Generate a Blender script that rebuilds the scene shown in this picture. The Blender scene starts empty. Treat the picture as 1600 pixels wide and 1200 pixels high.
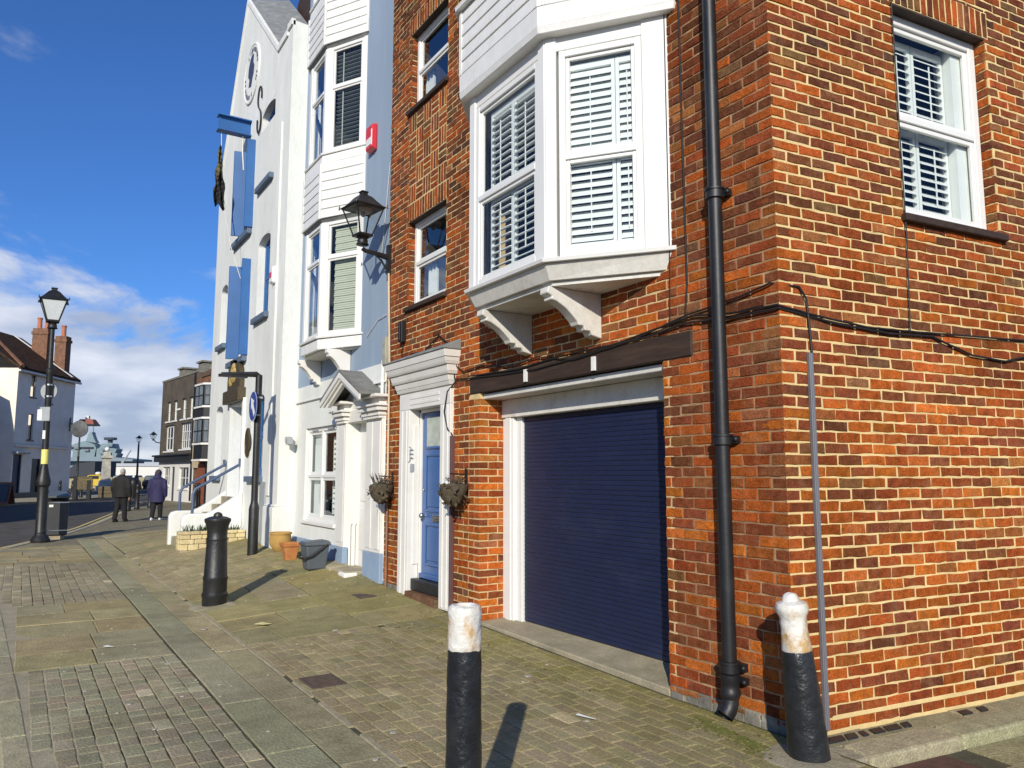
import bpy, bmesh, math, random
from mathutils import Vector, Matrix, noise
R = math.radians
rnd = random.Random(7)
sc = bpy.context.scene
COL = sc.collection

# ------------------------------------------------------------------ camera, sky, sun, exposure
# World axes: x runs along the terrace front, y out from the fronts into the street, z up;
# the origin is the street corner of the brick house.
CAM = (-3.192, 4.092, 1.6)
cd = bpy.data.cameras.new('camera'); cam = bpy.data.objects.new('camera', cd); COL.objects.link(cam)
cd.sensor_width = 36; cd.lens = 27.0; cd.clip_start = .05; cd.clip_end = 6000
cam.location = CAM
cam.rotation_euler = (R(90 + 6.65), 0, math.atan2(-.8434, -.5373))
sc.camera = cam
SUN_EL = 24.5
to_sun = Vector((-.785 * math.cos(R(SUN_EL)), .619 * math.cos(R(SUN_EL)), math.sin(R(SUN_EL)))).normalized()
sd = bpy.data.lights.new('sun', 'SUN'); so_ = bpy.data.objects.new('sun', sd); COL.objects.link(so_)
sd.energy = 4.6; sd.angle = R(.55); sd.color = (1, .93, .80)
so_.rotation_euler = (-to_sun).to_track_quat('-Z', 'Y').to_euler()
so_.location = (-20, 20, 30)
world = bpy.data.worlds.new('World'); sc.world = world; world.use_nodes = True
def build_sky():
    nt = world.node_tree; N = nt.nodes; L = nt.links; N.clear()
    out = N.new('ShaderNodeOutputWorld'); bg = N.new('ShaderNodeBackground')
    sky = N.new('ShaderNodeTexSky'); sky.sky_type = 'NISHITA'; sky.sun_disc = False
    sky.sun_elevation = R(SUN_EL); sky.sun_rotation = math.atan2(to_sun.x, to_sun.y)
    sky.air_density = 1.0; sky.dust_density = .6; sky.ozone_density = 3.5; sky.altitude = 10
    tc = N.new('ShaderNodeTexCoord'); sep = N.new('ShaderNodeSeparateXYZ'); L.new(tc.outputs['Generated'], sep.inputs[0])
    def math_(op, a, b=None, clamp=False):
        m = N.new('ShaderNodeMath'); m.operation = op; m.use_clamp = clamp
        for k, v in enumerate((a, b)):
            if v is None: continue
            if isinstance(v, (int, float)): m.inputs[k].default_value = v
            else: L.new(v, m.inputs[k])
        return m.outputs[0]
    zz = math_('ADD', math_('MAXIMUM', sep.outputs[2], 0), .22)
    cmb = N.new('ShaderNodeCombineXYZ')
    L.new(math_('DIVIDE', sep.outputs[0], zz), cmb.inputs[0]); L.new(math_('DIVIDE', sep.outputs[1], zz), cmb.inputs[1])
    n1 = N.new('ShaderNodeTexNoise'); n1.inputs['Scale'].default_value = 1.55; n1.inputs['Detail'].default_value = 9; n1.inputs['Roughness'].default_value = .56
    n1.inputs['Distortion'].default_value = .35
    mp = N.new('ShaderNodeMapping'); mp.inputs['Location'].default_value = (7.3, 2.9, .4)
    L.new(cmb.outputs[0], mp.inputs['Vector']); L.new(mp.outputs[0], n1.inputs['Vector'])
    # more cloud low down, little overhead
    mr = N.new('ShaderNodeMapRange'); mr.inputs['From Min'].default_value = .02; mr.inputs['From Max'].default_value = .26
    mr.inputs['To Min'].default_value = .34; mr.inputs['To Max'].default_value = -.125
    L.new(sep.outputs[2], mr.inputs['Value'])
    v = math_('ADD', n1.outputs['Fac'], mr.outputs[0])
    cr = N.new('ShaderNodeMapRange'); cr.interpolation_type = 'SMOOTHSTEP'
    cr.inputs['From Min'].default_value = .475; cr.inputs['From Max'].default_value = .60
    L.new(v, cr.inputs['Value'])
    n2 = N.new('ShaderNodeTexNoise'); n2.inputs['Scale'].default_value = 2.6; n2.inputs['Detail'].default_value = 5
    L.new(mp.outputs[0], n2.inputs['Vector'])
    cc = N.new('ShaderNodeMix'); cc.data_type = 'RGBA'
    cc.inputs['A'].default_value = (4.2, 4.8, 6.2, 1); cc.inputs['B'].default_value = (8.6, 8.8, 9.4, 1)
    cr2 = N.new('ShaderNodeMapRange'); cr2.inputs['From Min'].default_value = .38; cr2.inputs['From Max'].default_value = .68
    L.new(n2.outputs['Fac'], cr2.inputs['Value']); L.new(cr2.outputs[0], cc.inputs['Factor'])
    tint = N.new('ShaderNodeMix'); tint.data_type = 'RGBA'; tint.blend_type = 'MULTIPLY'; tint.inputs['Factor'].default_value = 1
    tint.inputs['B'].default_value = (.50, .86, 1.40, 1); L.new(sky.outputs[0], tint.inputs['A'])
    mx = N.new('ShaderNodeMix'); mx.data_type = 'RGBA'
    L.new(math_('MULTIPLY', cr.outputs[0], .86), mx.inputs['Factor']); L.new(tint.outputs['Result'], mx.inputs['A']); L.new(cc.outputs['Result'], mx.inputs['B'])
    L.new(mx.outputs['Result'], bg.inputs['Color']); bg.inputs['Strength'].default_value = .10
    L.new(bg.outputs[0], out.inputs[0])
build_sky()
vs = sc.view_settings
vs.view_transform = 'Standard'; vs.look = 'None'; vs.gamma = 1; vs.use_curve_mapping = False; vs.exposure = .0
try:
    sc.cycles.use_denoising = True
    sc.cycles.max_bounces = 6; sc.cycles.diffuse_bounces = 3; sc.cycles.glossy_bounces = 3; sc.cycles.transparent_max_bounces = 12
    sc.cycles.caustics_reflective = False; sc.cycles.caustics_refractive = False
except Exception: pass

# ------------------------------------------------------------------ helpers
def V(X, Y):
    """survey metres (right of / ahead of the tripod) to the street axes"""
    return ((X - 1.737) * -.5373 + (Y - 4.891) * .8434, (X - 1.737) * -.8434 + (Y - 4.891) * -.5373)
def interp(x, xs, ys):
    if x <= xs[0]: return ys[0]
    for i in range(1, len(xs)):
        if x <= xs[i]:
            t = (x - xs[i-1]) / (xs[i] - xs[i-1]); return ys[i-1] + t * (ys[i] - ys[i-1])
    return ys[-1]
HS = [0, 1.1, 4, 6.3, 7.4, 10.3, 13, 15, 17.5, 21, 25]; HZ = [0, 0, .07, .17, .27, .39, .42, .37, .25, .09, 0]
def gz(s, o):
    return interp(s, HS, HZ) * min(max(1 - o / 2.2, 0), 1)

class Fr:
    """upright frame: origin (x,y), u along the face, n out of it"""
    def __init__(f, O, u, n):
        l = math.hypot(*u); f.O = O; f.u = (u[0]/l, u[1]/l); l = math.hypot(*n); f.n = (n[0]/l, n[1]/l)
    def p(f, u, n, z): return (f.O[0] + f.u[0]*u + f.n[0]*n, f.O[1] + f.u[1]*u + f.n[1]*n, z)
    def sub(f, u, n, du, dn):
        """frame turned: new u axis = du*u + dn*n"""
        O = f.p(u, n, 0); U = (f.u[0]*du + f.n[0]*dn, f.u[1]*du + f.n[1]*dn)
        return O, U
FRONT = Fr((0, 0), (1, 0), (0, 1))
SIDE = Fr((0, 0), (-.1167, -.9932), (-.9932, .1167))

class MB:
    def __init__(m): m.v = []; m.f = []; m.c = []
    def add(m, vs, fs, col=None):
        b = len(m.v); m.v += [tuple(x) for x in vs]
        for f in fs: m.f.append(tuple(i + b for i in f)); m.c.append(col)
        return m
    def hexa(m, p, col=None):
        return m.add(p, [(0,3,2,1),(4,5,6,7),(0,1,5,4),(1,2,6,5),(2,3,7,6),(3,0,4,7)], col)
    def box(m, x0, x1, y0, y1, z0, z1, col=None):
        return m.hexa([(x0,y0,z0),(x1,y0,z0),(x1,y1,z0),(x0,y1,z0),(x0,y0,z1),(x1,y0,z1),(x1,y1,z1),(x0,y1,z1)], col)
    def fbox(m, F, u0, u1, n0, n1, z0, z1, col=None):
        return m.hexa([F.p(u0,n0,z0),F.p(u1,n0,z0),F.p(u1,n1,z0),F.p(u0,n1,z0),F.p(u0,n0,z1),F.p(u1,n0,z1),F.p(u1,n1,z1),F.p(u0,n1,z1)], col)
    def quad(m, a, b, c, d, col=None): return m.add([a,b,c,d], [(0,1,2,3)], col)
    def loft(m, rings, caps=True, closed=True, col=None):
        n = len(rings[0]); b = len(m.v)
        for r in rings: m.v += [tuple(x) for x in r]
        for k in range(len(rings)-1):
            for i in range(n if closed else n-1):
                j = (i+1) % n
                m.f.append((b+k*n+i, b+k*n+j, b+(k+1)*n+j, b+(k+1)*n+i)); m.c.append(col)
        if caps:
            m.f.append(tuple(b+i for i in reversed(range(n)))); m.c.append(col)
            m.f.append(tuple(b+(len(rings)-1)*n+i for i in range(n))); m.c.append(col)
        return m
    def prism(m, pts, d, col=None):
        d = Vector(d); return m.loft([pts, [tuple(Vector(p)+d) for p in pts]], col=col)
    def tube(m, pts, r, n=8, caps=True, col=None):
        P = [Vector(p) for p in pts]; rings = []
        up = None
        for i, p in enumerate(P):
            t = (P[min(i+1, len(P)-1)] - P[max(i-1, 0)]).normalized()
            if up is None:
                a = Vector((0,0,1)) if abs(t.z) < .9 else Vector((1,0,0)); up = t.cross(a).normalized()
            up = (up - t*up.dot(t)).normalized(); w = t.cross(up)
            rr = r[i] if isinstance(r, (list, tuple)) else r
            rings.append([p + (up*math.cos(2*math.pi*k/n) + w*math.sin(2*math.pi*k/n))*rr for k in range(n)])
        return m.loft(rings, caps, col=col)
    def lathe(m, c, prof, n=20, col=None):
        return m.loft([[(c[0]+r*math.cos(2*math.pi*k/n), c[1]+r*math.sin(2*math.pi*k/n), c[2]+z) for k in range(n)] for r, z in prof], col=col)
    def ball(m, c, rx, ry=None, rz=None, n=12, k=8, col=None):
        ry = ry or rx; rz = rz or rx
        return m.loft([[(c[0]+rx*math.sin(math.pi*(j+.02)/(k+.04))*math.cos(2*math.pi*i/n), c[1]+ry*math.sin(math.pi*(j+.02)/(k+.04))*math.sin(2*math.pi*i/n), c[2]-rz*math.cos(math.pi*(j+.02)/(k+.04))) for i in range(n)] for j in range(k+1)], col=col)

def build(name, mb, mat, parent=None, smooth=False, bevel=0, kind=None, label=None, seg=1):
    me = bpy.data.meshes.new(name); me.from_pydata(mb.v, [], mb.f); me.update()
    bm = bmesh.new(); bm.from_mesh(me); bmesh.ops.recalc_face_normals(bm, faces=bm.faces); bm.to_mesh(me); bm.free()
    if any(c is not None for c in mb.c):
        a = me.color_attributes.new('Col', 'FLOAT_COLOR', 'CORNER')
        for p, c in zip(me.polygons, mb.c):
            for li in p.loop_indices: a.data[li].color = (*(c or (1,1,1)), 1)
    if smooth:
        me.shade_smooth()
        try: me.set_sharp_from_angle(angle=R(40 if smooth is True else smooth))
        except Exception: pass
    me.materials.append(mat)
    o = bpy.data.objects.new(name, me); COL.objects.link(o)
    if parent: adopt(o, parent)
    if bevel:
        b = o.modifiers.new('edge', 'BEVEL'); b.width = bevel; b.segments = seg; b.limit_method = 'ANGLE'; b.angle_limit = R(35)
    if kind: o['kind'] = kind
    if label: o['label'] = label
    return o
def adopt(o, parent):
    o.parent = parent
    r = parent
    while r.parent: r = r.parent
    o.matrix_parent_inverse = Matrix.Translation(r.location).inverted() if parent is r else Matrix.Identity(4)
def thing(name, label, cat, loc, group=None):
    e = bpy.data.objects.new(name, None); COL.objects.link(e); e.location = loc; e.empty_display_size = .2
    return tag(e, label, cat, group)
def tag(o, label, cat, group=None):
    o['label'] = label; o['category'] = cat
    if group: o['group'] = group
    return o
def clone(root, loc, label=None, rz=None):
    r = root.copy(); COL.objects.link(r); r.location = loc
    if rz is not None: r.rotation_euler.z = rz
    if label: r['label'] = label
    for ch in list(root.children):
        c = ch.copy(); COL.objects.link(c); c.parent = r; c.matrix_parent_inverse = ch.matrix_parent_inverse.copy()
        for g in ch.children:
            d = g.copy(); COL.objects.link(d); d.parent = c; d.matrix_parent_inverse = g.matrix_parent_inverse.copy()
    return r

# ------------------------------------------------------------------ materials
def mat(name, col, rough=.7, var=.12, scale=6, bump=.0, bscale=60, metal=0, spec=.5, attr=False, dirt=None, dirt_scale=1.5, dirt_amt=.5, stretch=(1,1,1), fine=None, broad=None, dirt_rng=(.52,.72)):
    m = bpy.data.materials.new(name); m.use_nodes = True
    nt = m.node_tree; N = nt.nodes; L = nt.links
    b = N['Principled BSDF']; b.inputs['Roughness'].default_value = rough; b.inputs['Metallic'].default_value = metal
    b.inputs['Specular IOR Level'].default_value = spec
    tc = N.new('ShaderNodeTexCoord'); mp = N.new('ShaderNodeMapping'); L.new(tc.outputs['Object'], mp.inputs['Vector']); mp.inputs['Scale'].default_value = stretch
    def nz(s, d=5, r=.6):
        n = N.new('ShaderNodeTexNoise'); n.inputs['Scale'].default_value = s; n.inputs['Detail'].default_value = d; n.inputs['Roughness'].default_value = r
        L.new(mp.outputs[0], n.inputs['Vector']); return n.outputs['Fac']
    def mixc(fac, a, bb, mode='MIX'):
        x = N.new('ShaderNodeMix'); x.data_type = 'RGBA'; x.blend_type = mode
        for s_, v_ in (('Factor', fac), ('A', a), ('B', bb)):
            if isinstance(v_, (int, float)): x.inputs[s_].default_value = v_
            elif isinstance(v_, tuple): x.inputs[s_].default_value = (*v_, 1)
            else: L.new(v_, x.inputs[s_])
        return x.outputs['Result']
    def rng(v, a, bb, c, d):
        x = N.new('ShaderNodeMapRange'); x.inputs['From Min'].default_value = a; x.inputs['From Max'].default_value = bb
        x.inputs['To Min'].default_value = c; x.inputs['To Max'].default_value = d; L.new(v, x.inputs['Value']); return x.outputs[0]
    if attr:
        at = N.new('ShaderNodeAttribute'); at.attribute_name = 'Col'; base = at.outputs['Color']
    else:
        rgb = N.new('ShaderNodeRGB'); rgb.outputs[0].default_value = (*col, 1); base = rgb.outputs[0]
    f = rng(nz(scale), .3, .7, 1 - var, 1 + var)
    cmb = N.new('ShaderNodeCombineColor'); [L.new(f, cmb.inputs[i]) for i in range(3)]
    c = mixc(1.0, base, cmb.outputs[0], 'MULTIPLY')
    if fine:
        f2 = rng(nz(fine[0], 3), .35, .68, 1 - fine[1], 1 + fine[1])
        cm2 = N.new('ShaderNodeCombineColor'); [L.new(f2, cm2.inputs[i]) for i in range(3)]
        c = mixc(1.0, c, cm2.outputs[0], 'MULTIPLY')
    if broad:
        f3 = rng(nz(broad[0], 4, .55), .32, .68, 1 - broad[1], 1 + broad[1]); cm3 = N.new('ShaderNodeCombineColor'); [L.new(f3, cm3.inputs[i]) for i in range(3)]
        c = mixc(1.0, c, cm3.outputs[0], 'MULTIPLY')
    if dirt:
        c = mixc(rng(nz(dirt_scale, 7, .65), *dirt_rng, 0, dirt_amt), c, dirt)
    L.new(c, b.inputs['Base Color'])
    if bump:
        bp = N.new('ShaderNodeBump'); bp.inputs['Strength'].default_value = bump; bp.inputs['Distance'].default_value = .01
        L.new(nz(bscale, 4), bp.inputs['Height']); L.new(bp.outputs[0], b.inputs['Normal'])
    m.diffuse_color = (*col, 1)
    return m
def glass(name, refl=(.9,.95,1), tint=(.92,.95,.94), lo=.08):
    m = bpy.data.materials.new(name); m.use_nodes = True; nt = m.node_tree; N = nt.nodes; L = nt.links; N.remove(N['Principled BSDF'])
    out = N['Material Output']; tr = N.new('ShaderNodeBsdfTransparent'); gl = N.new('ShaderNodeBsdfGlossy'); mx = N.new('ShaderNodeMixShader')
    tr.inputs[0].default_value = (*tint, 1); gl.inputs[0].default_value = (*refl, 1); gl.inputs['Roughness'].default_value = .02
    fr = N.new('ShaderNodeLayerWeight'); fr.inputs['Blend'].default_value = .5
    pw = N.new('ShaderNodeMath'); pw.operation = 'POWER'; pw.inputs[1].default_value = 5; L.new(fr.outputs['Facing'], pw.inputs[0])
    mr = N.new('ShaderNodeMapRange'); mr.inputs['From Min'].default_value = 0; mr.inputs['From Max'].default_value = 1; mr.inputs['To Min'].default_value = lo; mr.inputs['To Max'].default_value = 1
    L.new(pw.outputs[0], mr.inputs['Value']); L.new(mr.outputs[0], mx.inputs[0]); L.new(tr.outputs[0], mx.inputs[1]); L.new(gl.outputs[0], mx.inputs[2]); L.new(mx.outputs[0], out.inputs[0])
    bp = N.new('ShaderNodeBump'); n = N.new('ShaderNodeTexNoise'); n.inputs['Scale'].default_value = 1.3; bp.inputs['Strength'].default_value = .04; bp.inputs['Distance'].default_value = .05
    tc = N.new('ShaderNodeTexCoord'); L.new(tc.outputs['Object'], n.inputs['Vector']); L.new(n.outputs['Fac'], bp.inputs['Height']); L.new(bp.outputs[0], gl.inputs['Normal']); 
    return m
M = {}
M['brick'] = mat('brick_clay', (.3,.1,.05), .92, .30, 16, .8, 70, attr=True, fine=(85, .28), dirt=(.34,.20,.11), dirt_scale=7, dirt_amt=.32, spec=.08, broad=(.9,.28))
M['mortar'] = mat('mortar', (.66,.49,.25), .95, .2, 5, .7, 130, dirt=(.30,.20,.11), dirt_scale=1.3, dirt_amt=.55, spec=.1)
M['mortar_old'] = mat('brown_old_mortar', (.34,.20,.105), .95, .3, 6, .7, 130, dirt=(.62,.45,.24), dirt_scale=3, dirt_amt=.7, spec=.1)
M['mortar_pale'] = mat('pale_repointed_mortar', (.74,.56,.265), .95, .15, 5, .7, 130, dirt=(.45,.35,.20), dirt_scale=1.2, dirt_amt=.5, spec=.1)
M['upvc'] = mat('white_plastic_frame', (.75,.745,.71), .35, .03, 2)
M['white'] = mat('white_paint', (.74,.72,.67), .5, .05, 3, .08, 40, dirt=(.52,.47,.38), dirt_scale=2.2, dirt_amt=.22)
M['board'] = mat('white_boarding', (.76,.75,.71), .45, .05, 4, .06, 30, dirt=(.50,.46,.38), dirt_scale=2.4, dirt_amt=.28, stretch=(1,1,.5), fine=(30,.04))
M['greywhite'] = mat('grey_white_paint', (.66,.64,.58), .6, .08, 5, .1, 60, dirt=(.33,.29,.22), dirt_scale=4, dirt_amt=.45, fine=(40,.05))  # greyer white with more grime for brackets, soffits, ropes and gutters
M['render_white'] = mat('white_render', (.745,.75,.70), .8, .06, 2.2, .45, 45, dirt=(.50,.49,.43), dirt_scale=1.3, dirt_amt=.32, stretch=(1.3,1.3,.35), fine=(25,.04), broad=(.5,.05))
M['render_blue'] = mat('blue_render', (.27,.345,.435), .8, .06, 2.5, .3, 55, dirt=(.34,.42,.52), dirt_scale=1.6, dirt_amt=.45, stretch=(1.5,1.5,.2), broad=(.6,.07))
M['plinth_blue'] = mat('blue_grey_plinth', (.26,.35,.47), .75, .08, 4, .3, 60, dirt=(.16,.19,.2), dirt_scale=3, dirt_amt=.3)
M['navy'] = mat('navy_slat', (.010,.017,.053), .48, .10, 3, .05, 40, dirt=(.05,.06,.10), dirt_scale=1.0, dirt_amt=.25, stretch=(1,1,2.5), fine=(50,.15))
M['doorblue'] = mat('blue_door_paint', (.050,.125,.315), .3, .06, 3)
M['railblue'] = mat('grey_blue_railing', (.05,.085,.16), .5, .1, 3)
M['sillblue'] = mat('dark_blue_grey_sill', (.10,.14,.20), .7, .1, 4)
M['shutterblue'] = mat('blue_shutter_paint', (.020,.105,.30), .5, .1, 3, .05, 30)
M['blackiron'] = mat('black_cast_iron_paint', (.013,.0135,.0135), .46, .3, 9, .35, 35, dirt=(.055,.053,.048), dirt_scale=4, dirt_amt=.35)
M['blackrough'] = mat('thick_black_paint', (.014,.016,.019), .34, .3, 9, 1.0, 18, dirt=(.06,.062,.065), dirt_scale=7, dirt_amt=.25)
M['whiterough'] = mat('flaking_white_paint', (.70,.68,.62), .5, .05, 10, 1.0, 22, dirt=(.46,.27,.07), dirt_scale=7, dirt_amt=.9, dirt_rng=(.50,.64), broad=(14,.12))
M['pipe'] = mat('black_drainpipe', (.011,.0115,.013), .48, .25, 5, .12, 25, dirt=(.045,.05,.055), dirt_scale=3, dirt_amt=.4)
M['cable'] = mat('black_cable', (.012,.010,.009), .6, .2, 20)
M['conduit'] = mat('grey_conduit', (.15,.155,.175), .5, .1, 4, dirt=(.12,.12,.13), dirt_scale=4, dirt_amt=.4)
M['timber'] = mat('dark_timber', (.038,.020,.012), .75, .35, 5, .5, 30, stretch=(.6,3,6), dirt=(.10,.065,.04), dirt_scale=2, dirt_amt=.5)
M['stone_grey'] = mat('splashed_plinth', (.17,.16,.13), .9, .3, 9, 1, 25, dirt=(.5,.46,.36), dirt_scale=6, dirt_amt=.6)
M['concrete'] = mat('worn_concrete', (.36,.31,.205), .9, .18, 4, .6, 60, dirt=(.17,.17,.07), dirt_scale=2.2, dirt_amt=.7, fine=(70,.18))
M['lead'] = mat('lead_grey', (.20,.21,.205), .7, .2, 6, .4, 40, dirt=(.36,.36,.33), dirt_scale=3, dirt_amt=.5)
M['slate'] = mat('grey_slate', (.17,.17,.155), .8, .25, 7, .5, 40, dirt=(.30,.29,.24), dirt_scale=4, dirt_amt=.5)
M['glass'] = glass('window_glass', lo=.045)
M['glassdark'] = glass('window_glass_reflective', lo=.22)
M['lampglass'] = glass('lantern_glass', tint=(.93,.94,.92), lo=.05)
M['dark'] = mat('dark_room', (.055,.055,.054), .9, .2, 1)
M['blind_dark'] = mat('grey_blind', (.40,.42,.38), .6, .08, 3)
M['blind_cream'] = mat('cream_blind', (.50,.52,.40), .7, .05, 3)
M['louvre'] = mat('white_louvre', (.80,.82,.79), .45, .04, 3)
M['silver'] = mat('polished_metal', (.6,.6,.58), .25, .05, 5, metal=1)
M['redbox'] = mat('red_plastic', (.62,.03,.045), .4, .05, 4)
M['terracotta'] = mat('terracotta', (.43,.16,.045), .85, .15, 8, .3, 50, dirt=(.5,.3,.12), dirt_scale=4, dirt_amt=.4)
M['yellowpot'] = mat('yellow_ochre_pot', (.42,.25,.07), .85, .15, 8, .3, 50)
M['caddy'] = mat('grey_plastic', (.085,.10,.115), .45, .08, 4)
M['blackplastic'] = mat('black_plastic', (.012,.012,.014), .5, .1, 5)
M['basket'] = mat('dead_plant_brown', (.075,.058,.036), .9, .5, 30, .5, 60)
M['leaf'] = mat('planter_green', (.055,.085,.025), .7, .4, 20)
M['yellowline'] = mat('yellow_road_paint', (.72,.57,.20), .8, .2, 6, .4, 80, dirt=(.2,.18,.13), dirt_scale=6, dirt_amt=.45)
M['farpaving'] = mat('far_paving_setts', (.25,.22,.145), .92, .25, 3, .7, 20, spec=.08, dirt=(.15,.13,.08), dirt_scale=.8, dirt_amt=.5, fine=(14,.3))
M['asphalt'] = mat('asphalt', (.105,.095,.080), .9, .3, 2.5, .5, 90, dirt=(.15,.14,.12), dirt_scale=.5, dirt_amt=.6, fine=(60,.3), spec=.15)
M['sett'] = mat('sett_stone', (.2,.2,.15), .92, .16, 5, .8, 50, attr=True, fine=(60,.22), spec=.06, dirt=(.15,.135,.08), dirt_scale=1.3, dirt_amt=.5, broad=(.55,.16))
M['joint'] = mat('dark_mossy_joint', (.075,.068,.036), .95, .4, 8, .8, 60, dirt=(.10,.10,.035), dirt_scale=3, dirt_amt=.6)
M['granite'] = mat('granite_kerb', (.30,.29,.25), .85, .2, 12, .7, 50, attr=True, fine=(90,.3))
M['blacktile'] = mat('black_tile', (.02,.021,.024), .5, .2, 10, .3, 60)
M['iron'] = mat('rusty_iron_cover', (.095,.065,.048), .8, .3, 20, .4, 80)
M['rooftile'] = mat('brown_roof_tile', (.11,.06,.035), .9, .35, 8, .6, 20, dirt=(.16,.10,.05), dirt_scale=2, dirt_amt=.5)
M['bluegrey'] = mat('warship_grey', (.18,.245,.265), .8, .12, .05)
M['pubwall'] = mat('dark_pub_brick', (.085,.068,.048), .9, .3, 1.5, .5, 12, dirt=(.13,.10,.07), dirt_scale=.7, dirt_amt=.6)
M['brownwall'] = mat('brown_brick', (.16,.075,.04), .9, .3, 3, .4, 12)
M['chimney'] = mat('chimney_brick', (.19,.095,.055), .9, .35, 5, .5, 9)
M['black'] = mat('black_gloss_joinery', (.012,.013,.015), .4, .2, 3)
M['pottery'] = mat('chimney_pot', (.42,.15,.08), .85, .15, 5)
M['gold'] = mat('gilt_relief', (.42,.30,.10), .55, .25, 12, .4, 40)
M['bronze'] = mat('bronze_plaque', (.085,.065,.035), .5, .3, 12, .5, 40, metal=.3)
M['darkink'] = mat('faded_navy_paint', (.045,.055,.115), .7, .2, 15)
M['skin'] = mat('skin', (.45,.27,.20), .6, .05, 10)
M['jacket'] = mat('dark_brown_jacket', (.013,.012,.011), .85, .3, 20, .4, 30)
M['trousers'] = mat('black_trousers', (.010,.010,.011), .9, .2, 10)
M['navycoat'] = mat('navy_coat', (.022,.020,.070), .8, .3, 15, .4, 25)
M['hairgrey'] = mat('grey_hair', (.38,.36,.33), .8, .3, 40)
M['shoewhite'] = mat('white_trainer', (.7,.7,.68), .6, .05, 10)
M['water'] = mat('harbour_water', (.03,.06,.09), .12, .2, .05, .3, .6)
M['yellowvan'] = mat('yellow_vehicle_paint', (.60,.42,.04), .4, .08, 2)
M['wood'] = mat('weathered_wood', (.11,.085,.045), .85, .3, 6, .4, 30, stretch=(1,1,4))
M['litter'] = mat('yellow_card', (.72,.66,.30), .8, .05, 10)
M['paper'] = mat('white_paper', (.75,.75,.72), .8, .05, 10)
M['yellowsticker'] = mat('yellow_notice', (.78,.72,.20), .6, .1, 20)
M['signblue'] = mat('blue_sign_face', (.03,.07,.30), .35, .05, 4)
M['signgrey'] = mat('grey_sign_back', (.33,.35,.36), .5, .1, 6)
M['rocks'] = mat('yellow_stone_block', (.42,.36,.20), .9, .15, 8, .6, 40, attr=True, fine=(50,.2))
M['redwood'] = mat('red_brown_panel', (.22,.07,.035), .6, .2, 4)
M['rendergrey'] = mat('old_white_render', (.86,.775,.655), .85, .1, 1.2, .5, 14, dirt=(.66,.60,.52), dirt_scale=.6, dirt_amt=.4)
M['soil'] = mat('soil', (.03,.022,.015), .95, .3, 20)

# ------------------------------------------------------------------ pieces: bricks and stones
def brick_col(z=2., warm=0.):
    """clay colours; warm 0..1 makes orange more likely, low warm gives brown and purple"""
    t = rnd.random() + (warm - .5) * .6
    if t > .93: c = (.43,.112,.020)
    elif t > .62: c = (.345,.080,.017)
    elif t > .34: c = (.262,.061,.019)
    elif t > .10: c = (.190,.053,.022)
    elif t > -.20: c = (.135,.046,.023)
    else: c = (.088,.040,.026)
    r = rnd.random()
    if r < .09: c = (c[0]*.75+.06, c[1]*.8+.045, c[2]*.8+.02)
    elif r < .15 and c[0] > .2: c = (c[0]*.9, c[1]*1.07, c[2]*.85)
    k = rnd.uniform(.82, 1.18)
    return (c[0]*k, c[1]*k*rnd.uniform(.92,1.1), c[2]*k*rnd.uniform(.85,1.1))
PIECES = []
def brick_piece(F, u0, u1, z0, z1, col, n=0., th=.02, bev=.004, jit=.0044, vert=False):
    j = rnd.uniform(.0, .0045); tip = rnd.uniform(-.0015, .0015)
    b = bev * rnd.uniform(.7, 1.5)
    w = lambda: rnd.uniform(-jit, jit)
    cx, cz = (u0+u1)/2, (z0+z1)/2
    if u1-u0 >= z1-z0: us, zs = (0, .3, .68, 1), (0, 1)
    else: us, zs = (0, 1), (0, .32, .7, 1)
    o = [(u0+(u1-u0)*f, z0) for f in us[:-1]] + [(u1, z0+(z1-z0)*f) for f in zs[:-1]] + [(u1-(u1-u0)*f, z1) for f in us[:-1]] + [(u0, z1-(z1-z0)*f) for f in zs[:-1]]
    o = [(x+w(), y+w()) for x, y in o]; m = len(o)
    lx, lz = (u1-u0)/2, (z1-z0)/2
    i = [(cx+(x-cx)*(1-b/max(lx,.01)), cz+(y-cz)*(1-b/max(lz,.01))) for x, y in o]
    v = [F.p(x, n - th, y) for x, y in o] + [F.p(x, n + j*.4 - b*.8 + tip, y) for x, y in o] + [F.p(x, n + j + tip*(1 if x > cx else -1), y) for x, y in i] + [F.p(cx, n + j + rnd.uniform(-.0008,.0012), cz)]
    f = []
    for k in range(m):
        q = (k+1) % m; f += [(k, q, m+q, m+k), (m+k, m+q, 2*m+q, 2*m+k), (2*m+k, 2*m+q, 3*m)]
    PIECES.append((v, f, col, Vector(F.p(cx, n, cz)), (u1-u0)*(z1-z0), Vector((F.n[0], F.n[1], 0))))
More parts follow.
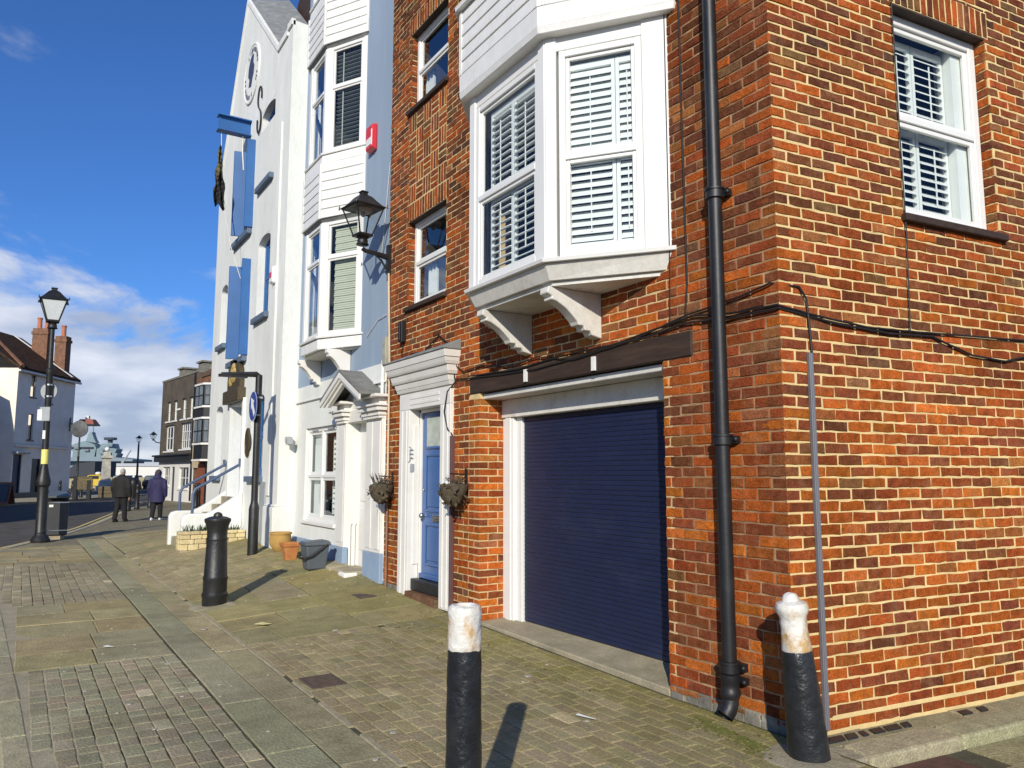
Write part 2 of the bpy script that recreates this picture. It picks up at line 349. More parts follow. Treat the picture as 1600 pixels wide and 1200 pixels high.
def wrap_piece(Fa, Fb, la, lb, z0, z1, col):
    """a brick that turns the corner: one face la long on Fa, the other lb long on Fb, no joint on the arris"""
    b = .004*rnd.uniform(.8,1.5); j = rnd.uniform(.0,.003); w = lambda: rnd.uniform(-.002,.002)
    na, nb = Vector((*Fa.n,0)), Vector((*Fb.n,0)); nc = na+nb; nc = nc/nc.dot(na)
    cols = [(Fa,la,-.007),(Fa,la-b,j),(Fa,la*.5,j+w()*.4),(Fa,.008,j),None,(Fb,.008,j),(Fb,lb*.5,j+w()*.4),(Fb,lb-b,j),(Fb,lb,-.007)]
    zs = [(z0,-.007),(z0+b,0),(z1-b,0),(z1,-.007)]; v = []
    for c in cols:
        for k, (z, d) in enumerate(zs):
            dz = w()*.7
            if c is None: p = Vector(Fa.p(0,0,z+dz)) + nc*((j-.0015) if d == 0 else d)
            else: p = Vector(c[0].p(c[1]+w()*.5, min(c[2], d) if d else c[2], z+dz))
            v.append(tuple(p))
    f = [(4*c+k, 4*c+4+k, 4*c+5+k, 4*c+1+k) for c in range(8) for k in range(3)]
    big = Fb if lb > la else Fa
    PIECES.append((v, f, col, Vector(big.p(.05,0,(z0+z1)/2)), (la+lb)*(z1-z0), Vector((*big.n,0))))
def sub_rect(r, h):
    """r minus h, keeping horizontal strips"""
    a, b, c, d = r; e, f, g, k = h
    if e >= b or f <= a or g >= d or k <= c: return [r]
    out = []
    if e > a: out.append((a, e, c, d))
    if f < b: out.append((f, b, c, d))
    m0, m1 = max(a, e), min(b, f)
    if g > c: out.append((m0, m1, c, g))
    if k < d: out.append((m0, m1, k, d))
    return out
def brickwork(F, u0, u1, z0, z1, holes=(), warm=lambda u, z: .5, n=0., pitch=.2275, course=.075, joint=.0098, off=0., zbase=0., colf=None, par=0, skip=-1.):
    k0 = math.floor((z0 - zbase) / course)
    z = zbase + k0 * course; k = k0
    while z < z1 - .01:
        za, zb = max(z, z0) + joint/2, min(z + course, z1) - joint/2
        u = u0 + off - (pitch/2 if ((k+par) % 2 == 0) else 0) - pitch*math.ceil(off/pitch + .01)
        while u < u1:
            ww = pitch
            a, b = max(u + joint/2 + rnd.uniform(-.003,.003), u0), min(u + ww - joint/2 + rnd.uniform(-.003,.003), u1)
            u += ww
            if b - a < .025 or zb - za < .02 or a < u0 + skip: continue
            rs = [(a, b, za, zb)]
            for h in holes: rs = [x for r_ in rs for x in sub_rect(r_, h)]
            for a2, b2, c2, d2 in rs:
                if b2 - a2 > .022 and d2 - c2 > .018:
                    brick_piece(F, a2, b2, c2, d2, (colf or brick_col)(c2, warm((a2+b2)/2, c2)), n)
        z += course; k += 1
def flush_pieces(parent, name, mass_name, material, limit=300, only_facing=True):
    global PIECES
    c = Vector(CAM); fwd = Vector((.8434*.993, -.5373*.993, .116))
    def key(p):
        d = p[3] - c
        if d.dot(fwd) < .5: return 0
        x = d.dot(Vector((-.5373, -.8434, 0))) / d.dot(fwd); up = Vector((-.8434*.116, .5373*.116, .993)); y = d.dot(up) / d.dot(fwd)
        if abs(x) > .667 or abs(y) > .5: return 0
        return p[4] * abs(d.normalized().dot(p[5])) / d.length_squared
    PIECES.sort(key=key, reverse=True)
    for v, f, col, *_ in PIECES[:limit]:
        build(name, MB().add(v, f, col), material, parent)
    mb = MB()
    for v, f, col, *_ in PIECES[limit:]: mb.add(v, f, col)
    if mb.v: build(mass_name, mb, material, parent, kind='stuff')
    PIECES = []
def holed_wall(mb, F, u0, u1, z0, z1, holes, n, depth, col=None):
    us = sorted({u0, u1, *[h[0] for h in holes], *[h[1] for h in holes]}); zs = sorted({z0, z1, *[h[2] for h in holes], *[h[3] for h in holes]})
    us = [u for u in us if u0 <= u <= u1]; zs = [z for z in zs if z0 <= z <= z1]
    for a, b in zip(us, us[1:]):
        for c, d in zip(zs, zs[1:]):
            x, y = (a+b)/2, (c+d)/2
            if any(h[0] < x < h[1] and h[2] < y < h[3] for h in holes): continue
            mb.quad(F.p(a,n,c), F.p(b,n,c), F.p(b,n,d), F.p(a,n,d), col)
    for a, b, c, d in holes:
        e = n - depth
        mb.quad(F.p(a,n,c), F.p(a,e,c), F.p(a,e,d), F.p(a,n,d), col); mb.quad(F.p(b,n,c), F.p(b,e,c), F.p(b,e,d), F.p(b,n,d), col)
        mb.quad(F.p(a,n,d), F.p(b,n,d), F.p(b,e,d), F.p(a,e,d), col); mb.quad(F.p(a,n,c), F.p(b,n,c), F.p(b,e,c), F.p(a,e,c), col)
def room(mb, F, u0, u1, n0, depth, z0, z1):
    """open-fronted dark room behind a window"""
    a, b = n0, n0 - depth
    mb.quad(F.p(u0,b,z0), F.p(u1,b,z0), F.p(u1,b,z1), F.p(u0,b,z1))
    mb.quad(F.p(u0,a,z0), F.p(u0,b,z0), F.p(u0,b,z1), F.p(u0,a,z1)); mb.quad(F.p(u1,a,z0), F.p(u1,b,z0), F.p(u1,b,z1), F.p(u1,a,z1))
    mb.quad(F.p(u0,a,z0), F.p(u1,a,z0), F.p(u1,b,z0), F.p(u0,b,z0)); mb.quad(F.p(u0,a,z1), F.p(u1,a,z1), F.p(u1,b,z1), F.p(u0,b,z1))
def sash(F, u0, u1, z0, z1, n, zt, parent, gmat=None, fw=.06, sw=.035, sill=None, sillm=None, frame=None, roomd=.5, mull=None, fm=None, name='window'):
    """two-light window: outer frame, transom at zt, inner sash bars, panes"""
    m = MB()
    m.fbox(F, u0, u0+fw, n-.06, n, z0, z1); m.fbox(F, u1-fw, u1, n-.06, n, z0, z1)
    m.fbox(F, u0+fw, u1-fw, n-.06, n-.001, z1-fw, z1); m.fbox(F, u0+fw, u1-fw, n-.06, n-.001, z0, z0+fw)
    lights = [(z0+fw, zt-.025), (zt+.025, z1-fw)] if zt else [(z0+fw, z1-fw)]
    if zt: m.fbox(F, u0+fw, u1-fw, n-.055, n+.004, zt-.025, zt+.025)
    cols = [(u0+fw, u1-fw)]
    if mull: m.fbox(F, mull-.03, mull+.03, n-.06, n+.002, z0+fw, z1-fw); cols = [(u0+fw, mull-.03), (mull+.03, u1-fw)]
    gl = []
    for (a, b) in cols:
        for k, (c, d) in enumerate(lights):
            e = n-.012 if k == 0 else n-.022
            m.fbox(F, a, a+sw, e-.03, e, c, d); m.fbox(F, b-sw, b, e-.03, e, c, d); m.fbox(F, a+sw, b-sw, e-.03, e-.001, c, c+sw); m.fbox(F, a+sw, b-sw, e-.03, e-.001, d-sw, d)
            gl.append((a+sw, b-sw, c+sw, d-sw, e-.018))
    w = build(name, m, fm or M['upvc'], parent, bevel=.004)
    for a, b, c, d, e in gl:
        g = MB(); g.quad(F.p(a,e,c), F.p(b,e,c), F.p(b,e,d), F.p(a,e,d)); build('pane', g, gmat or M['glass'], w)
    if roomd:
        r_ = MB(); room(r_, F, u0+.01, u1-.01, n-.062, roomd, z0+.01, z1-.01); build('dark_room', r_, M['dark'], w)
    if sill:
        s_ = MB(); s_.fbox(F, u0-.05, u1+.05, n-.06, sill, z0-.06, z0-.004); build('sill', s_, sillm or M['timber'], w, bevel=.006)
    return w
def louvres(F, u0, u1, z0, z1, n, parent, leaves, mid, pitch=.060, tilt=38, tilt_up=None):
    """plantation shutters: stiles and rails in one frame, each slat its own piece"""
    m = MB(); st = .030
    for (a, b) in leaves:
        for x0, x1 in ((a, a+st), (b-st, b)): m.fbox(F, x0, x1, n-.03, n, z0, z1)
        for y0, y1 in ((z0, z0+.07), (mid-.025, mid+.025), (z1-.05, z1)): m.fbox(F, a+st, b-st, n-.029, n-.001, y0, y1)
        m.fbox(F, (a+b)/2-.004, (a+b)/2+.004, n+.012, n+.020, z0+.15, mid-.08); m.fbox(F, (a+b)/2-.004, (a+b)/2+.004, n+.012, n+.020, mid+.08, z1-.14)
    build('shutter_frame', m, M['louvre'], parent)
    for (a, b) in leaves:
        for y0, y1, tl in ((z0+.075, mid-.03, tilt), (mid+.03, z1-.055, tilt_up if tilt_up is not None else tilt)):
            k = int((y1-y0)/pitch); p = (y1-y0)/k
            for i in range(k):
                zc = y0 + p*(i+.5); hw = .036 if tl < 40 else .040; t = R(tl + rnd.uniform(-2, 2)); c, s = math.cos(t)*hw, math.sin(t)*hw
                e = .0045
                P = [(n-.015-c, zc+s-e), (n-.015+c, zc-s-e), (n-.015+c, zc-s+e), (n-.015-c, zc+s+e)]
                q = MB().loft([[F.p(a+st+.002, y, z) for y, z in P], [F.p(b-st-.002, y, z) for y, z in P]])
                build('shutter_slat', q, M['louvre'], parent)

# ================================================================== THE BRICK HOUSE
TOP = 9.3
house = thing('brick_house', 'corner house of orange and brown brick with white bay window and navy garage door', 'house', (0, 0, 0))
GAR = (1.09, 3.87, -.2, 2.45); DOOR = (4.62, 5.62, -.2, 2.55)
W1 = (4.69, 5.75, 3.72, 4.86); W2 = (4.69, 5.75, 6.38, 7.46)
BAYH = (1.08, 3.72, 3.37, 5.16); BAYU = (1.08, 3.72, 6.2, 8.1)
LINT = (.77, 4.08, 2.45, 2.65)
SW = (1.27, 2.37, 3.48, 5.14)
def build_house_walls():
    m = MB(); holed_wall(m, FRONT, 1.0, 6.37, -.25, TOP, [tuple(x+e for x, e in zip(h, (-.005,.005,-.005,.005))) for h in (GAR, DOOR, W1, W2, BAYH, BAYU)], -.003, .40)
    build('mortar_wall', m, M['mortar'], house); m = MB()
    holed_wall(m, FRONT, .002, 1.0, -.25, TOP, [], -.003, .1); build('mortar_wall', m, M['mortar_old'], house); m = MB()
    holed_wall(m, SIDE, .0, 4.2, -.25, TOP, [tuple(x+e for x, e in zip(SW, (-.005,.005,-.005,.005)))], -.003, .30)
    build('mortar_wall', m, M['mortar_pale'], house); m = MB()
    # far side, back and flat top so the house is closed
    e = SIDE.p(4.2, 0, 0)
    m.quad((6.37,-.006,-.25), (6.37,-4.2,-.25), (6.37,-4.2,TOP), (6.37,-.006,TOP)); m.quad((e[0],e[1],-.25), (6.37,-4.2,-.25), (6.37,-4.2,TOP), (e[0],e[1],TOP))
    m.add([(0,-.006,TOP), (6.37,-.006,TOP), (6.37,-4.2,TOP), (e[0],e[1],TOP)], [(0,1,2,3)])
    build('back_wall', m, M['brownwall'], house)
    r = MB(); r.box(-.3, 6.37, -4.2, .25, TOP+.004, TOP+.12); build('roof_eaves', r, M['white'], house)
build_house_walls()
def fwarm(u, z):
    w = interp(z, [0,.6,2.2,3.2,4.5,6], [.58,.66,.62,.44,.26,.14])
    if u > 4.2: w -= .12 if z > 2.9 else .05
    return w
def swarm(u, z): return interp(z, [0, .35, .9, 1.6, 2.6, 3.6, 5], [.45, .55, .80, .64, .44, .24, .10])
SOLD = [(4.62, 5.80, 4.865, 5.09), (4.62, 5.80, 7.465, 7.69)]; PANEL = (4.70, 5.76, 5.10, 6.30)
CORN = (4.40, 6.02, 2.60, 2.99)
brickwork(FRONT, .004, 6.365, .03, TOP-.01, [GAR, DOOR, W1, W2, BAYH, BAYU, LINT, PANEL, *SOLD, (3.87, 4.105, -.2, 2.44)], fwarm, skip=.001)
SSOLD = (1.22, 2.42, 5.145, 5.37)
brickwork(SIDE, .004, 4.15, -.03, TOP-.01, [SW, SSOLD], swarm, par=1, skip=.001, joint=.0125)
def quoins():
    k = 0
    FA, FB = Fr((3.87,0), (1,0), (0,1)), Fr((3.87,0), (0,-1), (-1,0))
    while k*.075 < TOP-.05:
        z0, z1 = k*.075+.0055, (k+1)*.075-.0055
        lf, ls = (.1085,.222) if k % 2 == 0 else (.222,.1085)
        wrap_piece(FRONT, SIDE, lf, ls, max(z0,.0), z1, brick_col(z0, (fwarm(.1,z0)+swarm(.1,z0))/2))
        if .08 < z0 and z1 < 2.445:
            wrap_piece(FA, FB, .104 if k % 2 else .222, .222 if k % 2 else .104, z0, z1, brick_col(z0, .8))
            if k % 2: brick_piece(FA, .115, .228, z0, z1, brick_col(z0,.55))
            else: brick_piece(FB, .115, .30, z0, z1, brick_col(z0,.9))
            if k % 2: brick_piece(FB, .234, .30, z0, z1, brick_col(z0,.9))
        k += 1
quoins()
def soldier(F, u0, u1, z0, z1, warm=.25, p=.075, n=0.):
    k = round((u1-u0)/p); p = (u1-u0)/k
    for i in range(k): brick_piece(F, u0+i*p+.008, u0+(i+1)*p-.008, z0+.004, z1-.004, brick_col(0, warm), n)
for s in SOLD: soldier(FRONT, *s)
soldier(SIDE, *SSOLD, warm=.05)
def basketweave():
    a, b, c, d = PANEL; nx, nz = 5, 5; w, h = (b-a)/nx, (d-c)/nz
    for i in range(nx):
        for j in range(nz):
            x, y = a+i*w, c+j*h
            for k in range(3):
                if (i+j) % 2: brick_piece(FRONT, x+.008, x+w-.008, y+h*k/3+.009, y+h*(k+1)/3-.009, brick_col(0, .2))
                else: brick_piece(FRONT, x+w*k/3+.009, x+w*(k+1)/3-.009, y+.008, y+h-.008, brick_col(0, .2))
basketweave()
# returns of the openings that face the street corner
def ret(F0, u, n0, n1, z0, z1, warm): 
    F = Fr(F0.p(u, n0, 0)[:2], (-F0.n[0], -F0.n[1]), (-F0.u[0], -F0.u[1]))
    brickwork(F, .004, n0-n1, z0, z1, [], lambda a, b: warm, off=.0, pitch=.2275)
ret(FRONT, 5.75, 0, -.10, 3.72, 4.85, .3); ret(FRONT, 5.75, 0, -.10, 6.38, 7.45, .2)
ret(SIDE, 2.37, 0, -.10, 3.48, 5.13, .25)
# brick step on edge below the front door
for i in range(11): brick_piece(Fr((0, .075), (1, 0), (0, 1)), 4.72+i*.075, 4.785+i*.075, .085, .195, (.16*rnd.uniform(.8,1.2), .085, .05), 0, th=.16)
flush_pieces(house, 'brick', 'brickwork', M['brick'])

def front_details():
    m = MB(); m.box(LINT[0]+.006, LINT[1]-.006, -.12, .012, LINT[2]+.004, LINT[3]-.006); build('timber_lintel', m, M['timber'], house, bevel=.008)
    m = MB()
    for k in range(8):
        a = 1.088 - (k+1)*.136; n = .006+rnd.random()*.008
        m.hexa([(a,-.02,-.2),(a+.134,-.02,-.2),(a+.134,n+.006,-.2),(a,n+.006,-.2),(a,-.02,.085),(a+.134,-.02,.085),(a+.134,n-.012,.095+rnd.uniform(-.02,.02)),(a,n-.012,.095+rnd.uniform(-.02,.02))])
    build('splashed_plinth', MB().box(3.88, 4.42, -.02, .012, -.1, .105), M['stone_grey'], house, bevel=.006); build('splashed_plinth', MB().box(5.90, 6.36, -.02, .01, 0, .20), M['stone_grey'], house, bevel=.006)
    build('splashed_plinth', m, M['stone_grey'], house, bevel=.006)
    m = MB(); m.hexa([(.60,.34,-.012),(4.05,.10,.03),(3.86,-.40,.10),(1.1,-.40,.10),(.62,.34,-.006),(4.05,.10,.048),(3.86,-.40,.112),(1.1,-.40,.112)])
    # the threshold ramp only inside and just before the opening
    m = MB(); m.hexa([(1.095,0,-.1),(3.868,0,-.1),(3.868,-.42,-.1),(1.095,-.42,-.1),(1.095,.0,.040),(3.868,.0,.085),(3.868,-.42,.105),(1.095,-.42,.105)])
    build('garage_threshold', m, M['concrete'], house, bevel=.008)
    # roller garage door
    g = MB(); g.box(1.1, 3.56, -.43, -.40, .10, 2.2); gd = build('garage_door', g, M['navy'], house)
    z, h = .106, .0434
    for k in range(48):
        prof = [(-.398, z), (-.3635, z+.001), (-.3605, z+h*.12), (-.3585, z+h*.5), (-.3605, z+h*.88), (-.3635, z+h-.001), (-.398, z+h-.0005)]
        q = MB().loft([[(1.11, y, zz) for y, zz in prof], [(3.555, y, zz) for y, zz in prof]]); build('slat', q, M['navy'], gd, smooth=25)
        z += h
    f = MB(); f.box(3.56, 3.66, -.42, -.33, .09, 2.19); f.box(3.662, 3.866, -.42, -.29, .09, 2.19); f.box(3.70, 3.80, -.29, -.275, .09, 2.19)
    build('right_jamb', MB().box(1.092, 1.16, -.42, -.29, .09, 2.19), M['upvc'], house)
    jf = build('garage_frame', f, M['upvc'], house, bevel=.005)
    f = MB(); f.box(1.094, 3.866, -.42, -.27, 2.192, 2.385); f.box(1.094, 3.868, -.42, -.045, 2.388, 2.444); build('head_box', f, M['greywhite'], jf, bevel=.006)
    # front door and its surround
    d = MB()
    for a, b in ((4.455, 4.70), (5.545, 5.83)):
        d.box(a, b, -.1, .045, .10, 2.39); w = b - a
        d.box(a+w*.18, a+w*.36, .045, .055, .12, 2.38); d.box(a+w*.62, a+w*.82, .045, .055, .12, 2.38)
    d.box(4.455, 5.83, -.1, .046, 2.392, 2.62); d.box(4.72, 5.52, .046, .052, 2.44, 2.475); d.box(4.72, 5.52, .046, .052, 2.51, 2.55)
    ds = build('door_surround', d, M['white'], house, bevel=.005)
    d = MB(); zz = 2.60
    for h, n, e in ((.045,.065,.02), (.07,.085,.035), (.03,.115,.07), (.075,.125,.085), (.03,.16,.11), (.05,.17,.12), (.08,.195,.145)):
        d.hexa([(4.455-e,-.02,zz),(5.83+e,-.02,zz),(5.83+e,n,zz),(4.455-e,n,zz),(4.455-e-.015,-.02,zz+h-.003),(5.83+e+.015,-.02,zz+h-.003),(5.83+e+.015,n+.018,zz+h-.003),(4.455-e-.015,n+.018,zz+h-.003)]); zz += h
    build('cornice', d, M['white'], ds, bevel=.004)
    d = MB(); d.hexa([(4.285,0,zz),(6.0,0,zz),(6.0,.225,zz),(4.285,.225,zz),(4.285,0,zz+.13),(6.0,0,zz+.11),(6.0,.228,zz+.015),(4.285,.228,zz+.02)]); build('lead_cap', d, M['lead'], ds, bevel=.01)
    j = MB(); j.box(5.50, 5.544, -.16, -.10, .2, 2.39); j.box(5.53, 5.5445, -.098, -.02, .5, 2.2); j.box(4.70, 4.742, -.16, -.1, .2, 2.39); j.box(4.70, 5.545, -.16, -.1, 2.35, 2.391)
    build('door_jamb', j, M['white'], ds, bevel=.004)
    d = MB(); d.box(4.745, 5.497, -.165, -.125, .335, 2.345); fd = build('front_door', d, M['doorblue'], house, bevel=.004)
    def panel(a, b, c, e):
        p = MB(); w = .03
        for (x0, x1, y0, y1) in ((a, b, c, c+w), (a, b, e-w, e), (a, a+w, c+w, e-w), (b-w, b, c+w, e-w)): p.box(x0, x1, -.125, -.108, y0, y1)
        p.box(a+.06, b-.06, -.125, -.113, c+.06, e-.06); build('door_panel', p, M['doorblue'], fd, bevel=.006)
    panel(4.85, 5.39, .50, 1.0); panel(4.85, 5.39, 1.14, 1.84)
    p = MB(); p.box(4.87, 5.37, -.125, -.115, 1.93, 2.28); build('door_light', p, mat('pale_obscured_glass', (.42,.46,.40), .25, .2, 9), fd)
    p = MB()
    for x0, x1, y0, y1 in ((4.84, 5.40, 1.90, 1.93), (4.84, 5.40, 2.28, 2.31), (4.84, 4.87, 1.93, 2.28), (5.37, 5.40, 1.93, 2.28)): p.box(x0, x1, -.125, -.106, y0, y1)
    p.box(4.75, 5.49, -.125, -.085, .345, .40); build('moulding', p, M['doorblue'], fd, bevel=.004)
    p = MB(); p.box(4.92, 5.19, -.125, -.112, 1.025, 1.105); p.box(4.97, 5.14, -.112, -.106, 1.05, 1.08); build('letter_plate', p, M['silver'], fd, bevel=.003)
    p = MB(); p.ball((5.40, -.075, 1.09), .035); p.tube([(5.40,-.125,1.09),(5.40,-.075,1.09)], .013); build('door_knob', p, M['silver'], fd, smooth=True)
    p = MB(); p.ball((5.43, -.115, 1.40), .016); build('door_lock', p, M['silver'], fd, smooth=True)
    p = MB(); p.box(4.705, 5.54, -.16, .0, .20, .335); build('black_step', p, M['blacktile'], house, bevel=.008)
    p = MB(); p.box(4.705, 5.54, -.16, .07, -.1, .083); build('step_base', p, M['stone_grey'], house)
    # scrolled metal number plate on the jamb
    p = MB(); 
    for k, (w, z0) in enumerate(((.055, 1.885), (.055, 1.835), (.05, 1.785))): p.tube([(5.536, .012-w/2, z0), (5.534, .012, z0+.012), (5.536, .012+w/2, z0)], .010, 6)
    p.tube([(5.536, .045, 1.93), (5.533, .02, 1.92), (5.536, .035, 1.85), (5.533, .03, 1.77), (5.536, .05, 1.735)], .006, 6)
    p.box(5.530, 5.542, -.03, .025, 1.62, 1.72)
    build('number_plate', p, M['signgrey'], house, bevel=.002)
    sash(FRONT, 4.70, 5.74, 3.725, 4.855, -.09, 4.30, house, sill=.045, gmat=M['glassdark'])
    sash(FRONT, 4.70, 5.74, 6.385, 7.455, -.09, 6.93, house, sill=.045, gmat=M['glassdark'])
    for z0, z1, u in ((3.79, 4.27, 5.3), (6.45, 6.9, 5.45)):
        c = MB()
        for k in range(6): c.tube([(u+.045*k, -.2-.012*(k%2), z0), (u+.045*k, -.2-.012*(k%2), z1)], .022, 6)
        build('pane_reflection', c, M['louvre'], house)  # white folds added to imitate a pale reflection in the small windows
front_details()
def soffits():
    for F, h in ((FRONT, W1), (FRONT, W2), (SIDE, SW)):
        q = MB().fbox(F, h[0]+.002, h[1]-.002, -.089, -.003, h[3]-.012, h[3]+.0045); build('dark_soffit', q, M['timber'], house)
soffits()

# ---- the bay windows
def bay_pts(c, w0, w1, d, a=0, z=0):
    """half hexagon on the front: c centre, w0 half width at the wall, w1 half width at the front, d depth, a overhang"""
    return [(c+w0+a, -.02, z), (c+w0+a, .0+a*.25, z), (c+w1+a*.42, d+a, z), (c-w1-a*.42, d+a, z), (c-w0-a, a*.25, z), (c-w0-a, -.02, z)]
def bay_band(mb, B, a0, z0, a1, z1): mb.loft([bay_pts(*B, a0, z0), bay_pts(*B, a1, z1)])
def bay_faces(B):
    c, w0, w1, d = B
    P = [(c+w0, 0), (c+w1, d), (c-w1, d), (c-w0, 0)]; out = []
    for p, q in zip(P, P[1:]):
        t = (q[0]-p[0], q[1]-p[1]); n = (t[1], -t[0])
        if n[1] < 0: n = (-n[0], -n[1])
        out.append((Fr(p, t, n), math.hypot(*t)))
    return out
def boards(parent, B, z0, z1, n, matb, grow=.05):
    """horizontal boarding on the three faces, each board a piece, lapped a little"""
    h = (z1-z0)/n
    c, w0, w1, d = B
    for F, L in bay_faces((c, w0+grow, w1+grow*.42, d+grow)):
        for k in range(n):
            a, b = z0+k*h+.004, z0+(k+1)*h-.004
            q = MB(); q.hexa([F.p(.035,-.03,a),F.p(L-.035,-.03,a),F.p(L-.035,.010,a),F.p(.035,.010,a),F.p(.035,-.03,b),F.p(L-.035,-.03,b),F.p(L-.035,.001,b),F.p(.035,.001,b)])
            build('board', q, matb, parent, bevel=.003)
        [build('corner_bead', MB().fbox(F, a, a+.034, -.03, .014, z0, z1), matb, parent) for a in (0, L-.034)]
def bracket(parent, u, w, z1, z0, d, m):
    P = [(0,0), (1,0), (1.02,-.14), (.93,-.20), (.95,-.27), (.85,-.30), (.76,-.36), (.66,-.44), (.56,-.56), (.47,-.68), (.44,-.76), (.35,-.76), (.32,-.86), (.22,-.86), (.18,-.95), (.0,-1.0)]
    pts = [(u-w/2, p*d, z1+q*(z1-z0)) for p, q in P]
    b = MB().prism(pts, (w, 0, 0)); return build('bracket', b, m, parent, bevel=.006)
B1 = (2.39, 1.44, .63, .62)
def brick_bay():
    m = MB()
    F3 = bay_faces(B1)
    for F, L in F3:
        m.fbox(F, 0.004, .10 if F is not F3[0][0] else .212, -.09, 0, 3.325, 5.21); m.fbox(F, L-(.10 if F is not F3[2][0] else .212), L-.004, -.09, 0, 3.325, 5.21)
    bw = build('bay_window', MB().box(1.0, 3.78, -.02, .02, 3.3, 3.33), M['upvc'], house)
    for F, L in F3:
        for a, b in ((.004, .10 if F is not F3[0][0] else .212), (L-(.10 if F is not F3[2][0] else .212), L-.004)): build('post', MB().fbox(F, a, b, -.09, 0, 3.325, 5.21), M['upvc'], bw, bevel=.006)
    s = MB(); bay_band(s, B1, .035, 3.285, .045, 3.318); build('sill', s, M['upvc'], bw, bevel=.004)
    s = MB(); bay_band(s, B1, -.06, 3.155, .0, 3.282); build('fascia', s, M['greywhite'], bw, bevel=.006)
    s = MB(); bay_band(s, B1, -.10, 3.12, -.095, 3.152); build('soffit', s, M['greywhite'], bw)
    s = MB(); s.loft([bay_pts(*B1, -.015, 5.085), bay_pts(*B1, -.015, 5.235)]); build('head', s, M['upvc'], bw, bevel=.004)
    s = MB(); s.box(1.2, 3.58, 0, .10, 3.335, 3.37); build('inner_sill', s, M['louvre'], bw)
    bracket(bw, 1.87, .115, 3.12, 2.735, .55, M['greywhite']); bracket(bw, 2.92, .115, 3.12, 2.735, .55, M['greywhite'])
    for i, (F, L) in enumerate(F3):
        a, b = (.105, L-.105) if i == 1 else (.12, L-.215) if i == 2 else (.215, L-.12)
        sash(F, a, b, 3.33, 5.08, -.012, 4.16, house, fw=.055, sw=.032, roomd=0)
        if i: louvres(F, a, b, 3.38, 4.98, -.085, bw, [(a+.16, (a+b)/2+.02), ((a+b)/2+.026, b-.07)] if i == 1 else [(a+.05, a+.455), (a+.46, b-.03)], 4.13, tilt=20 if i == 1 else 50, tilt_up=22 if i == 1 else 60)
    r_ = MB(); room(r_, FRONT, 1.09, 3.71, -.41, 2.2, 3.34, 5.15); build('dark_room', r_, mat('grey_room', (.12,.12,.115), .9, .2, 1), bw)
    # apron of white boards above, with its sill and the window over it
    s = MB(); bay_band(s, B1, .07, 5.27, .07, 6.10); ap = build('bay_apron', s, M['board'], house)
    s = MB(); bay_band(s, B1, .085, 5.205, .10, 5.262); bay_band(s, B1, .095, 5.263, .098, 5.44); build('apron_skirt', s, M['board'], ap, bevel=.004)
    boards(ap, B1, 5.443, 6.10, 5, M['board'], grow=.088)
    s = MB(); bay_band(s, B1, .14, 6.104, .145, 6.15); build('sill', s, M['upvc'], ap, bevel=.004)
    for i, (F, L) in enumerate(F3): sash(F, .03, L-.03, 6.155, 8.0, .0, 7.0, house, fw=.1, roomd=0)
    s = MB(); bay_band(s, B1, .03, 8.0, .05, 8.5); build('upper_apron', s, M['board'], ap)
    r_ = MB(); room(r_, FRONT, 1.09, 3.71, -.41, 2.2, 6.22, 8.09); build('dark_room', r_, M['dark'], ap)
brick_bay()
def side_window():
    w = sash(SIDE, 1.275, 2.365, 3.485, 5.13, -.09, 4.30, house, fw=.075, sw=.04, sill=.05, sillm=M['timber'], roomd=1.6)
    louvres(SIDE, 1.36, 2.13, 3.56, 5.03, -.22, w, [(1.36, 1.74), (1.75, 2.13)], 4.27, tilt=42, pitch=.062)
    q = MB(); q.fbox(SIDE, 2.14, 2.28, -.30, -.15, 3.5, 5.1); build('inner_reveal', q, M['louvre'], w)
side_window()

# ---- things fixed to the brick house
def drainpipe():
    t = thing('drainpipe', 'tall black drainpipe on the brick corner with a shoe at its foot', 'drainpipe', (.45, .07, 0))
    build('pipe', MB().tube([(.45,.075,.30),(.45,.075,9.2)], .048, 16), M['pipe'], t, smooth=True)
    def collar(z, h=.07, ear=True):
        q = MB().lathe((.45,.075,z), [(.051,-h*.6),(.064,-h*.5),(.064,h*.25),(.072,h*.3),(.072,h*.5),(.051,h*.55)], 16)
        if ear: q.box(.36,.54,.0,.045,z-.024,z+.024); q.ball((.365,.042,z),.018)
        build('collar', q, M['pipe'], t, smooth=True)
    for z in (3.56, 1.83, .34, 5.9, 8.0): collar(z)
    q = MB().lathe((.45,.075,.14), [(.05,.16),(.066,.15),(.066,.11),(.060,.10),(.060,.06),(.066,.05),(.066,.02),(.056,.0)], 16); q.box(.35,.50,.0,.045,.235,.275); q.ball((.355,.05,.255),.018)
    build('socket', q, M['pipe'], t, smooth=True)
    q = MB().tube([(.45,.075,.16),(.45,.078,.11),(.452,.095,.07),(.456,.128,.035)], [.052,.054,.055,.056], 16, caps=False); q.tube([(.45,.09,.08),(.455,.122,.042)], .044, 12)
    build('shoe', q, M['pipe'], t, smooth=True)
drainpipe()
def wob(pts, k=.012):
    out = []
    for p, q in zip(pts, pts[1:]):
        for i in range(6):
            t = i/6; out.append(tuple(p[j]*(1-t)+q[j]*t + (rnd.uniform(-k,k) if j == 2 else 0) for j in range(3)))
    out.append(pts[-1]); return out
